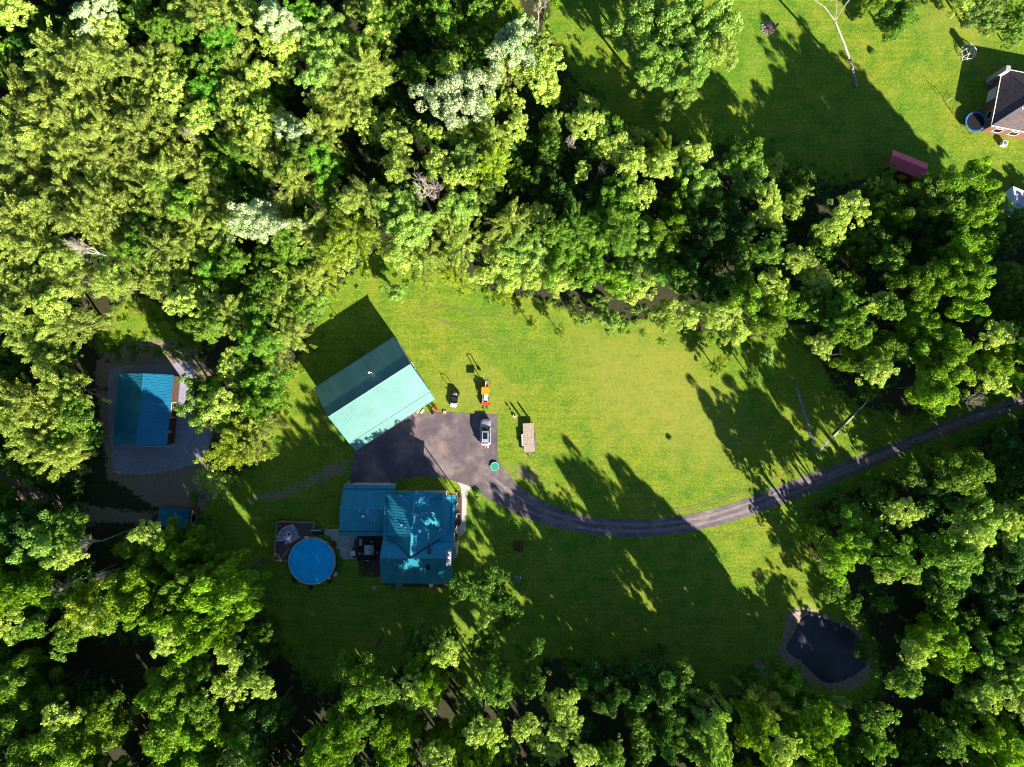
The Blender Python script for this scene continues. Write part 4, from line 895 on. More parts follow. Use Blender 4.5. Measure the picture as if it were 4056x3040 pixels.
mb = MB(); mb.add([(-.72, -1.35, .15), (.72, -1.35, .15), (.72, -1.3, .7), (-.72, -1.3, .7), (-.72, -1.85, .15), (.72, -1.85, .15), (.72, -1.42, .7), (-.72, -1.42, .7)], [(0, 1, 2, 3), (0, 4, 5, 1), (0, 3, 7, 4), (1, 5, 6, 2), (3, 2, 6, 7)]); mb.build('loader_bucket', M['redorange'], tr)
for s in (-.3, .3): mb = MB(); mb.box(s - .05, s + .05, -2.6, -1.8, .12, .18); mb.build('fork', M['brownwood'], tr)
mb = MB(); mb.path([(0, 1.2, .6), (0, 1.55, .8), (.05, 1.75, 1.9), (.1, 2.2, 2.75), (.15, 3.0, 2.3)], .07, 4); mb.build('backhoe_boom', M['white'], tr)
mb = MB(); mb.path([(.15, 3.0, 2.3), (.15, 2.6, 1.3)], .08, 4); mb.add([(-.08, 2.7, 1.35), (.38, 2.7, 1.35), (.38, 2.35, 1.15), (-.08, 2.35, 1.15), (-.08, 2.6, .9), (.38, 2.6, .9)], [(0, 1, 2, 3), (0, 3, 4), (1, 5, 2), (3, 2, 5, 4)]); mb.build('backhoe_bucket', M['darkmetal'], tr)
mb = MB(); mb.box(-.45, .45, 1.15, 1.5, .5, .85); mb.build('backhoe_frame', M['redorange'], tr)
for s in (-1, 1): mb = MB(); mb.path([(s * .3, 1.4, .6), (s * .9, 1.75, .5), (s * .95, 1.8, .02)], .05, 4); mb.build('stabiliser', M['redorange'], tr)

q = RV(1640, 1420, .7); tl = thing('flatbed_trailer', 'flatbed trailer with grey plank deck and two upright ramps on the grass', 'trailer', at(q, 0), R(2.2))
pw = 1.9 / 8
for i in range(8): mb = MB(); mb.box(-.95 + i * pw + .008, -.95 + (i + 1) * pw - .008, -2.5 - .03 * (i % 2), 2.5 + .04 * ((i * 3) % 2), .62, .67 + .006 * (i % 3)); mb.build('plank', M['plank'], tl)
mb = MB(); mb.box(-1.0, -.95, -2.5, 2.5, .5, .68); mb.box(.95, 1.0, -2.5, 2.5, .5, .68); mb.box(-1, 1, -2.56, -2.5, .5, .68); mb.box(-1, 1, 2.5, 2.56, .5, .6); mb.build('frame', M['darkmetal'], tl)
for s in (-1, 1):
    mb = MB(); mb.box(s * 1.13 - .13, s * 1.13 + .13, -1.25, .55, .70, .74); mb.box(s * 1.13 - .13, s * 1.13 + .13, -1.35, -1.25, .5, .74); mb.box(s * 1.13 - .13, s * 1.13 + .13, .55, .65, .5, .74); mb.build('fender', M['steel'] if s > 0 else M['offwhite'], tl)
    for y in (-.75, .05): wheel(tl, s * 1.12, y, .33, .2)
    mb = MB(); mb.box(s * .62 - .16, s * .62 + .16, 2.57, 2.62, .62, 2.0)
    for k in range(5): mb.box(s * .62 - .16, s * .62 + .16, 2.62, 2.66, .75 + k * .27, .8 + k * .27)
    mb.build('ramp', M['darkmetal'], tl)
mb = MB(); mb.path([(-.6, -2.5, .55), (0, -3.4, .5), (.6, -2.5, .55)], .05, 4); mb.tube((0, -3.3, .1), (0, -3.3, .85), .04); mb.build('tongue', M['darkmetal'], tl)

q = RV(1428, 1100, .2); o = thing('pump_post', 'small white box with dark upright post standing left of the trailer', 'hand pump', at(q, 0), R(-30))
mb = MB(); mb.box(-.25, .25, -.2, .2, 0, .3); mb.build('box', M['white'], o); mb = MB(); mb.tube((0, .1, .2), (0, .1, 1.15), .04); mb.lathe([(.03, .55), (.14, .62), (.14, .72), (.04, .8)], 8, (0, .1, 0)); mb.lathe([(.05, .95), (.16, 1.05), (.1, 1.25), (.01, 1.5)], 8, (0, .1, 0)); mb.build('post', M['black'], o)
q = RB(1680, 1545, .3); o = thing('green_tub', 'green octagonal tub with pale rim at the corner of the apron', 'tub', at(q, .045), R(12))
mb = MB(); mb.lathe([(.70, 0), (.76, .18), (.74, .2)], 8); mb.build('side', M['green_tub'], o); mb = MB(); ring(mb, .69, .78, .2, .24, 8, 0); mb.build('rim', M['mint'], o)
mb = MB(); mb.lathe([(.68, .205), (.4, .17), (.02, .14)], 8); mb.build('lid', M['green_tub'], o)
q = RV(245, 1030, .4); o = thing('red_tiller', 'red tined cultivator with black wheels beside the barn corner', 'cultivator', at(q, .04), R(-52))
for i in range(5):
    mb = MB(); ring(mb, .15, .24, -.03, .03, 10); m2 = MB(); m2.add([(v.z, v.x, v.y + .3) for v in mb.v], mb.f); m2.v = [v + Vector((-.4 + .2 * i, .55, 0)) for v in m2.v]; m2.build('tine_ring', M['red'], o)
mb = MB(); mb.box(-.5, .5, .25, .32, .5, .58); mb.box(-.5, .5, .85, .92, .45, .53); mb.box(-.45, -.38, -.1, .9, .45, .55); mb.box(.38, .45, -.1, .9, .45, .55); mb.build('frame', M['red'], o)
mb = MB(); mb.box(-.22, .22, -.5, .1, .3, .75); mb.build('engine', M['black'], o); mb = MB(); mb.path([(-.2, -.3, .7), (-.3, -1.0, .95), (.3, -1.0, .95), (.2, -.3, .7)], .025); mb.build('handlebar', M['darkmetal'], o)
for s in (-.35, .35): wheel(o, s, -.3, .22, .12, M['offwhite'])
for i, (x, y, w, l, rz, mt, lb) in enumerate(((410, 1045, .45, .5, -.3, 'tan', 'tan concrete block at the top corner of the apron'), (85, 1030, .25, .75, 1.0, 'white', 'white painted board lying at the barn corner'), (40, 1010, .3, 1.3, 1.0, 'tan', 'tan timber plank lying along the barn front'))):
    q = RV(x, y, .1); mb = MB(); mb.box(-w, w, -l, l, 0, .14); o = mb.build(('concrete_block', 'board_offcut', 'timber_plank')[i], M[mt]); o.scale = (.55, .55, 1); o.location = at(q, .045); o.rotation_euler = (0, 0, rz - 1.6); tag(o, lb, ('block', 'board', 'plank')[i])
for x, y, lb in ((907, 1132, 'white bucket at the barn front nearest the garage doors'), (924, 1124, 'white bucket touching its twin, on the side nearer the red cultivator')):
    q = RB(x, y, .3); o = thing('bucket', lb, 'bucket', at(q, .045), 0, 'white buckets at the barn front'); mb = MB(); mb.lathe([(.13, 0), (.16, .34), (.145, .34), (.12, .05)], 14); mb.build('pail', M['white'], o)
    mb = MB(); mb.path([(-.16, 0, .32), (-.1, 0, .42), (.1, 0, .42), (.16, 0, .32)], .012); mb.build('handle', M['steel'], o)
a, b2 = RR(1065, 1105, .05), RR(1280, 886, .05); mb = MB(); c = avg(a, b2); mb.tube(at(a, 0) - at(c, 0), at(b2, 0) - at(c, 0), .11, .11, 8); o = mb.build('drain_pipe', M['white']); o.location = at(c, .11); tag(o, 'long thin white pipe lying slantwise on the shaded lawn above the drive', 'pipe')
q = RR(968, 1208, .2); mb = MB(); mb.tube((-.22, -.35, .06), (.22, .1, .06), .06); mb.tube((-.2, -.3, 0), (-.2, -.3, .5), .06); o = mb.build('pipe_stub', M['white']); o.location = at(q, 0); tag(o, 'short white pipe stub at the meeting point of two gravel trenches', 'pipe stub')

# ------------------------------------------------------------------ the neighbour's corner, top right
A, B = RN(1285, 460, 3.2), RN(1195, 930, 3.2); ap = RN(1554, 756, 5.9)
u = (B - A).normalized(); v_ = Vector((-u.y, u.x, 0)); v_ = v_ if v_.x > 0 else -v_
wdt = (B - A).length; Lh = 16.0
A2, B2 = A + v_ * Lh, B + v_ * Lh; apx = avg(A, B) + v_ * (wdt / 2); apx.z = 5.9; ap2 = avg(A2, B2); ap2.z = 5.9
nh = thing('neighbour_house', 'brown hip-roofed brick house cut off by the right edge of the picture', 'house', (avg(A, B2).x, avg(A, B2).y, 0))
def plainface(parent, pts, mat, name='roof_slope', thick=.12):
    b = Vector(parent.location); P = [Vector(p) - b for p in pts]; n = (P[1] - P[0]).cross(P[2] - P[0]).normalized(); n = n if n.z > 0 else -n; m = len(P)
    return addmesh(name, [p - n * thick for p in P] + P, [tuple(range(m - 1, -1, -1)), tuple(range(m, 2 * m))] + [(i, (i + 1) % m, m + (i + 1) % m, m + i) for i in range(m)], mat, parent)
def shingle_slope(pts):
    """eave first two points; courses of shingles as proud strips"""
    s = plainface(nh, pts, M['shingle']); return s
shingle_slope([A, B, apx]); shingle_slope([B, B2, ap2, apx]); shingle_slope([A2, A, apx, ap2]); shingle_slope([B2, A2, ap2])
for a, b2 in ((A, B), (B, B2), (A, A2)): bar3(nh, 'gutter', a + Vector((0, 0, -.02)), b2 + Vector((0, 0, -.02)), .09, M['white'])
for a, b2 in ((A, apx), (B, apx), (apx, ap2)): bar3(nh, 'ridge_cap', a + up * .02, b2 + up * .02, .06, M['shingle'])
w4 = inset([A, B, B2, A2], .955); s_ = area2([(p.x, p.y) for p in w4]); building_walls(nh, w4 if s_ > 0 else w4[::-1], 3.1, M['brick'])
for t in (.12, .3, .5): opening(nh, w4[1], w4[2], t, 1.3, .9, 2.1)
opening(nh, w4[0], w4[1], .35, 1.8, .05, 2.1, 'door'); opening(nh, w4[0], w4[1], .75, 1.3, .9, 2.1)
mb = MB(); q = A + v_ * 0 + u * .8 - v_ * .1; mb.box(-.35, .35, -.45, .45, 0, 5.0, math.atan2(v_.y, v_.x), at(q, 0) - Vector(nh.location)); mb.build('chimney', M['chimney'], nh)
q = RN(1450, 787, 4.8); mb = MB(); mb.lathe([(.1, -.4), (.1, 0), (.18, .03), (.18, .12), (.05, .16)], 12, q - Vector(nh.location)); mb.build('roof_vent', M['white'], nh)
q = RT(968, 1450, .5); o = thing('air_conditioner', 'white outdoor air conditioning unit beside the brick wall', 'air conditioner', at(q, 0), -.35); mb = MB(); mb.box(-.42, .42, -.42, .42, .05, .85); mb.build('casing', M['offwhite'], o); mb = MB(); mb.lathe([(.34, .851), (.34, .87), (.1, .89)], 16); mb.build('fan_grille', M['greypad'], o)
q = RT(635, 1195, .9); tp = thing('trampoline', 'round trampoline with blue pad ring at the corner of the brick house', 'trampoline', at(q, 0))
mb = MB(); ring(mb, 1.5, 1.78, .9, .95, 24); mb.build('pad_ring', M['blue_pad'], tp); mb = MB(); mb.lathe([(1.5, .88), (1.5, .9)], 24); mb.build('mat', M['black'], tp)
for i in range(6):
    a = i * PI / 3 + .3; mb = MB(); mb.tube((1.7 * math.cos(a), 1.7 * math.sin(a), 0), (1.7 * math.cos(a), 1.7 * math.sin(a), .9), .03); mb.tube((1.8 * math.cos(a), 1.8 * math.sin(a), 0), (1.8 * math.cos(a), 1.8 * math.sin(a), 2.6), .022); mb.build('pole', M['darkmetal'], tp)
mb = MB(); n = 48
for i in range(n):
    a = 2 * PI * i / n; mb.tube((1.8 * math.cos(a), 1.8 * math.sin(a), .95), (1.8 * math.cos(a), 1.8 * math.sin(a), 2.5), .007, .007, 3)
for z in (1.3, 1.7, 2.1, 2.5): ring(mb, 1.795, 1.81, z, z + .015, 24)
mb.build('safety_net', M['black'], tp)
q = RT(560, 365, .7); cd = thing('climbing_dome', 'white geodesic climbing dome frame on the sunny lawn', 'climbing dome', at(q, 0), .4)
mb = MB(); rr_ = [(1.45, 0, 10, 0), (1.32, .65, 10, .5), (.85, 1.15, 5, 0), (0, 1.4, 1, 0)]; rings = []
for r_, z, n, ph in rr_: rings.append([Vector((r_ * math.cos(2 * PI * (i + ph) / n), r_ * math.sin(2 * PI * (i + ph) / n), z)) for i in range(n)])
def tb_(a, b): mb.tube(a, b, .035, .035, 5)
for i in range(10): tb_(rings[0][i], rings[1][i]); tb_(rings[0][(i + 1) % 10], rings[1][i]); tb_(rings[1][i], rings[1][(i + 1) % 10]); tb_(rings[1][i], rings[2][((i + 1) // 2) % 5])
for i in range(5): tb_(rings[2][i], rings[2][(i + 1) % 5]); tb_(rings[2][i], rings[3][0])
mb.build('frame', M['white'], cd)
for y, lb in ((706, 'grey-blue lounge chair cushion nearer the chimney, left of the brick house'), (746, 'grey-blue lounge chair cushion nearer the trampoline, left of the brick house')):
    q = RT(790, y, .4); o = thing('lawn_chair', lb, 'lawn chair', at(q, 0), .1, 'pair of grey lawn chairs'); mb = MB(); mb.box(-.32, .32, -.18, .18, .35, .42); mb.build('seat', M['palemetal'], o); mb = MB(); mb.box(.3, .36, -.2, .2, .4, .9); mb.build('backrest', M['palemetal'], o)
    for sx in (-.28, .28):
        for sy in (-.15, .15): mb = MB(); mb.box(sx - .02, sx + .02, sy - .02, sy + .02, 0, .35); mb.build('leg', M['darkmetal'], o)
q = RT(835, 815, .3); o = thing('toy_car', 'small red toy standing in shade by the neighbour\'s wall', 'toy', at(q, 0)); mb = MB(); mb.loft([sec(.35, .18, .12, .3), sec(.15, .22, .1, .45), sec(-.15, .22, .1, .5), sec(-.35, .18, .12, .35)]); mb.build('body', M['red'], o)
for s in (-1, 1):
    for y in (-.22, .22): wheel(o, s * .22, y, .1, .06)
q = RT(308, 948, .5); q2 = RT(225, 850, 1.); o = thing('net_posts', 'thin white post with drooping line near the trampoline', 'net', at(q, 0)); mb = MB(); mb.tube((0, 0, 0), (0, 0, 1.5), .04); mb.lathe([(.03, 1.5), (.08, 1.54), (.08, 1.6), (.02, 1.64)], 8); mb.build('post', M['white'], o); dd = at(q2, 0) - at(q, 0); mb = MB(); mb.path([(0, 0, 1.5), tuple(dd * .5 + up * 1.2), tuple(dd + up * 1.4)], .012, 4); mb.tube(tuple(dd), tuple(dd + up * 1.4), .03); mb.build('line', M['darkmetal'], o)
q0 = [RN(385, 1125, 3.0), RN(672, 1240, 3.0)]; q = [RN(375, 1172, 2.6), RN(668, 1288, 2.6), RN(372, 1215, 2.2), RN(660, 1335, 2.2), RN(392, 1108, 2.2), RN(680, 1222, 2.2)]
rs = thing('red_roofed_shed', 'shed with faded red metal roof at the shaded edge of the upper right trees', 'shed', (avg(*q0).x, avg(*q0).y, 0))
rd1 = [RN(380, 1172, 3.0), RN(668, 1288, 3.0)]; low = [RN(350, 1262, 2.2), RN(640, 1378, 2.2)]; hi = [RN(388, 1128, 2.4), RN(674, 1242, 2.4)]
roof_face(rs, [hi[0], hi[1], rd1[1], rd1[0]], M['redroof']); roof_face(rs, [low[0], low[1], rd1[1], rd1[0]], M['redroof'])
w4 = inset([hi[0], hi[1], low[1], low[0]], .95); s_ = area2([(p.x, p.y) for p in w4]); building_walls(rs, w4 if s_ > 0 else w4[::-1], 2.2, M['orangewood'])
q = RN(500, 1318, 1.2); o = thing('orange_tarp', 'bright orange tarp bundle glimpsed among the trees below the red-roofed shed', 'tarp', at(q, 0)); mb = MB(); mb.lathe([(.9, 0), (.8, .5), (.55, .95), (.2, 1.2)], 9, sx=1.3); mb.build('cover', M['orange'], o)
q = [RN(1318, 1480, 2.0), RN(1370, 1422, 2.9), RN(1560, 1500, 2.0)]
ps = thing('pale_shed', 'pale blue-grey gabled outbuilding at the right edge behind a tree', 'shed', (RN(1420, 1500).x, RN(1420, 1500).y, 0), 0)
r0, r1 = RN(1372, 1424, 2.9), RN(1400, 1640, 2.9); l0, l1 = RN(1316, 1470, 2.1), RN(1345, 1670, 2.1); g0, g1 = RN(1480, 1470, 2.1), RN(1500, 1660, 2.1)
plainface(ps, [l0, l1, r1, r0], M['white']); plainface(ps, [g0, g1, r1, r0], M['palemetal']); w4 = inset([l0, g0, g1, l1], .95); s_ = area2([(p.x, p.y) for p in w4]); building_walls(ps, w4 if s_ > 0 else w4[::-1], 2.05, M['palemetal'])
RU = ZM(2600, 0, 1.519)
q = RU(672, 166, .05); fp = thing('fire_pit', 'round ash-filled fire pit in the sunny upper lawn', 'fire pit', at(q, 0)); mb = MB(); mb.lathe([(1.15, .0), (1.0, .05), (.6, .09), (.1, .12)], 22); mb.build('ash_bed', M['ash'], fp)
rnd = random.Random(8)
for i in range(14):
    a = i * 2 * PI / 14; mb = MB(); s = rnd.uniform(.1, .17); mb.lathe([(s, 0), (s * 1.1, s * .6), (s * .5, s)], 7, (1.1 * math.cos(a), 1.1 * math.sin(a), 0), 1.3, 1); mb.build('stone', M['stone'], fp)
for i in range(6):
    a = rnd.uniform(0, PI); c = Vector((rnd.uniform(-.4, .4), rnd.uniform(-.4, .4), .15)); d = Vector((math.cos(a), math.sin(a), .1)) * .4; mb = MB(); mb.tube(c - d, c + d, .05, .04); mb.build('log', M['palebark'] if i % 2 else M['bark'], fp)
q = RU(722, 158, .5); o = thing('stump_seat', 'dark upright log post beside the fire pit', 'log post', at(q, 0)); mb = MB(); mb.lathe([(.2, 0), (.17, .5), (.16, 1.1), (.12, 1.12)], 10); mb.build('trunk', M['bark'], o); mb = MB(); mb.lathe([(.19, 1.121), (.19, 1.16)], 10); mb.build('seat_top', M['black'], o)

# pond edge stones and pipes
rnd = random.Random(5)
ROCKS = []
for i, (x, y, s) in enumerate(((925, 405, .28), (1090, 420, .42), (1015, 420, .2), (1130, 430, .2), (765, 935, .25), (800, 945, .2), (530, 960, .3), (1345, 1160, .24), (1205, 1200, .26), (1470, 1095, .2), (870, 380, .2), (730, 455, .2), (1270, 530, .2), (1345, 545, .18), (910, 345, .16), (590, 1055, .14), (770, 1180, .22), (1060, 1198, .2), (445, 1030, .18), (360, 1000, .25))):
    q = RP(x, y, 0); mb = MB(); n = 8; ring_ = [(s * rnd.uniform(.8, 1.15), 0), (s * 1.05, s * .4), (s * .6, s * .75)]
    mb.lathe([(a, z) for a, z in ring_], n, (0, 0, 0), rnd.uniform(.8, 1.3), 1); o = mb.build('rock', M['stone']); o.location = at(q, -.02); o.rotation_euler = (0, 0, rnd.uniform(0, 3))
    ROCKS.append((o, x, y))
OW = 'first second third fourth fifth sixth seventh eighth ninth tenth eleventh twelfth thirteenth fourteenth fifteenth sixteenth seventeenth eighteenth nineteenth twentieth'.split()
ROCKS.sort(key=lambda r: (math.atan2(r[2] - 800, r[1] - 1150) - math.atan2(377 - 800, 768 - 1150)) % (2 * PI))
for i, (o, x, y) in enumerate(ROCKS): tag(o, f'{OW[i]} grey rock clockwise round the pond from the white pipe on its upper bank', 'rock', 'rocks around the pond')
for x, y, rz, L_, lb in ((768, 377, 1.0 + PI / 2, .5, 'short white pipe on the bank above the pond'), (1686, 946, -.15, .32, 'short white post on the right bank of the pond')):
    q = RP(x, y, .3); mb = MB(); mb.tube((-L_, 0, 0), (L_, 0, 0), .07, .07, 8); o = mb.build('overflow_pipe', M['white']); o.location = at(q, .26); o.rotation_euler = (0, 0, rz if rz > 1 else rz); tag(o, lb, 'pipe')
q = RP(1135, 1165, -.3); 

# ------------------------------------------------------------------ foliage
def leafmesh(name, cen, nrm, size, tint, rng, mat, aspect=0.62, tdir=None):
    n = len(cen); r_ = rng.normal(size=(n, 3)) if tdir is None else tdir + rng.normal(size=(n, 3)) * .35
    t = r_ - nrm * (r_ * nrm).sum(1)[:, None]; t /= np.linalg.norm(t, axis=1)[:, None] + 1e-9
    b = np.cross(nrm, t); s = size[:, None] if hasattr(size, '__len__') else size
    v = np.stack([cen + t * s, cen + b * s * aspect, cen - t * s, cen - b * s * aspect], 1).reshape(-1, 3)
    me = bpy.data.meshes.new(name); me.vertices.add(4 * n); me.vertices.foreach_set('co', v.ravel().astype(np.float32))
    me.loops.add(4 * n); me.loops.foreach_set('vertex_index', np.arange(4 * n, dtype=np.int32))
    me.polygons.add(n); me.polygons.foreach_set('loop_start', np.arange(0, 4 * n, 4, dtype=np.int32))
    try: me.polygons.foreach_set('loop_total', np.full(n, 4, dtype=np.int32))
    except Exception: pass
    me.update()
    a = me.attributes.new('tint', 'FLOAT', 'FACE'); a.data.foreach_set('value', np.clip(tint, 0, 1).astype(np.float32))
    me.materials.append(mat)
    return me
def unit(a): return a / (np.linalg.norm(a, axis=-1, keepdims=True) + 1e-9)
def crown_data(style, seed, nleaf, leaf, R0=4.0):
    """leaf centres/normals for a crown of radius R0, vertical half height about 0.85 R0, centre at origin"""
    rng = np.random.default_rng(seed); cl = []
    if style == 'oak': nc, rlo, rhi, spread = 56, .12, .29, .90
    elif style == 'feather': nc, rlo, rhi, spread = 120, .07, .17, .98
    else: nc, rlo, rhi, spread = 110, .09, .20, .92
    # a lobed outline: the crown reaches further on some sides
    ph = rng.uniform(0, 2 * PI, 4); am = rng.uniform(.10, .28, 4)
    def lobe(d):
        a = np.arctan2(d[..., 1], d[..., 0]); return 1 + am[0] * np.sin(2 * a + ph[0]) + am[1] * np.sin(3 * a + ph[1]) + am[2] * np.sin(5 * a + ph[2])
    d = unit(rng.normal(size=(nc, 3))); d[:, 2] = np.where(d[:, 2] < -.35, -d[:, 2], d[:, 2])
    rad = spread * R0 * rng.uniform(.35, 1.05, nc) ** .6 * lobe(d) * .92
    cc = d * rad[:, None]; cc[:, 2] *= .95; cr = R0 * rng.uniform(rlo, rhi, nc)
    ctint = rng.uniform(.15, .85, nc)
    w = cr ** 2; w /= w.sum(); k = rng.choice(nc, nleaf, p=w)
    ld = unit(rng.normal(size=(nleaf, 3)) + unit(cc[k]) * .55 + np.array([0, 0, .35]))
    ang = np.arctan2(ld[:, 1], ld[:, 0]); bump = 1 + .16 * np.sin(5 * ang + k) * np.cos(4 * ld[:, 2] * 2 + k * 1.7)
    rr = cr[k] * bump * rng.uniform(.55, 1.05, nleaf) ** .5
    tdir = None
    if style == 'feather':
        ax = unit(cc[k] * np.array([1, 1, .4])); off = rng.uniform(-1, 1, nleaf)
        cen = cc[k] + ld * (rr * np.array(.75))[:, None] + ax * (off * cr[k] * 1.25)[:, None]; tdir = ax
        nrm = unit(ld * .5 + rng.normal(size=(nleaf, 3)) * .6 + np.array([0, 0, .4]))
    else:
        cen = cc[k] + ld * rr[:, None] * np.array([1, 1, .8]); nrm = unit(ld * 1.0 + rng.normal(size=(nleaf, 3)) * .62)
    tint = ctint[k] * .45 + rng.uniform(0, .65, nleaf) ** 1.2
    size = leaf * rng.uniform(.6, 1.25, nleaf)
    return cen, nrm, size, tint, rng, tdir, cc
CM = {'oak': [], 'feather': [], 'soft': []}; CLUMPS = {}
for st_, cnt, nl, lf in (('oak', 7, 14500, .150), ('feather', 7, 12500, .150), ('soft', 6, 13500, .140)):
    for i in range(cnt):
        cen, nrm, size, tint, rng, tdir, cc = crown_data(st_, 100 + i * 7 + len(st_), nl, lf)
        me = leafmesh('crown_' + st_, cen, nrm, size, tint, rng, LM['G'], .62 if st_ != 'feather' else .42, tdir)
        CM[st_].append(me); CLUMPS[me.name] = cc
def trunk_mesh(seed, cc, height, lean=.3, r0=.28):
    """trunk foot at z=0, crown centre at z=height"""
    rnd = random.Random(seed); mb = MB(); pts = [Vector((0, 0, 0))]; x = Vector((0, 0, 0))
    n = 6
    for i in range(1, n + 1): x = x + Vector((rnd.uniform(-.1, .1), rnd.uniform(-.1, .1), height / n)); pts.append(x.copy())
    rad = [r0 * (1.25 if i == 0 else 1) * (1 - .65 * i / n) for i in range(n + 1)]
    mb.path(pts, 0, 7, rad)
    for k in rnd.sample(range(len(cc)), 11):
        tgt = Vector(cc[k]) * .85 + Vector((0, 0, height)); s = pts[rnd.choice((3, 4, 4, 5))]
        mid = s.lerp(tgt, .55) + Vector((rnd.uniform(-.2, .2), rnd.uniform(-.2, .2), rnd.uniform(-.1, .35)))
        mb.path([s, mid, tgt], 0, 5, [r0 * .38, r0 * .2, r0 * .06])
    me = bpy.data.meshes.new('trunk'); me.from_pydata([tuple(v) for v in mb.v], [], mb.f); me.update(); me.materials.append(M['bark']); return me
TRUNKS = {me.name: trunk_mesh(i, CLUMPS[me.name], 9.0) for i, me in enumerate(CM['oak'] + CM['feather'] + CM['soft'])}
def dead_mesh(seed, height=9.0, spread=3.2, gen=5):
    rnd = random.Random(seed); mb = MB()
    def grow(p, d, L_, r_, g):
        q_ = p + d * L_; mb.tube(p, q_, r_, r_ * .68, 6 if g > 3 else 4)
        if g == 0: return
        for k in range(3 if g > 1 else 2):
            ax = Vector((rnd.uniform(-1, 1), rnd.uniform(-1, 1), rnd.uniform(-.2, .9))).normalized()
            grow(q_, (d * .75 + ax * rnd.uniform(.6, 1.05)).normalized(), L_ * rnd.uniform(.70, .92), r_ * .62, g - 1)
    grow(Vector((0, 0, 0)), Vector((0, 0, 1)), height * .55, .2, 1 if False else 0) 
    grow(Vector((0, 0, height * .55)), Vector((rnd.uniform(-.2, .2), rnd.uniform(-.2, .2), 1)).normalized(), spread * .40, .17, gen)
    me = bpy.data.meshes.new('bare_branches'); me.from_pydata([tuple(v) for v in mb.v], [], mb.f); me.update(); me.materials.append(M['palebark']); return me
DEAD = [dead_mesh(s) for s in (3, 11, 19)]

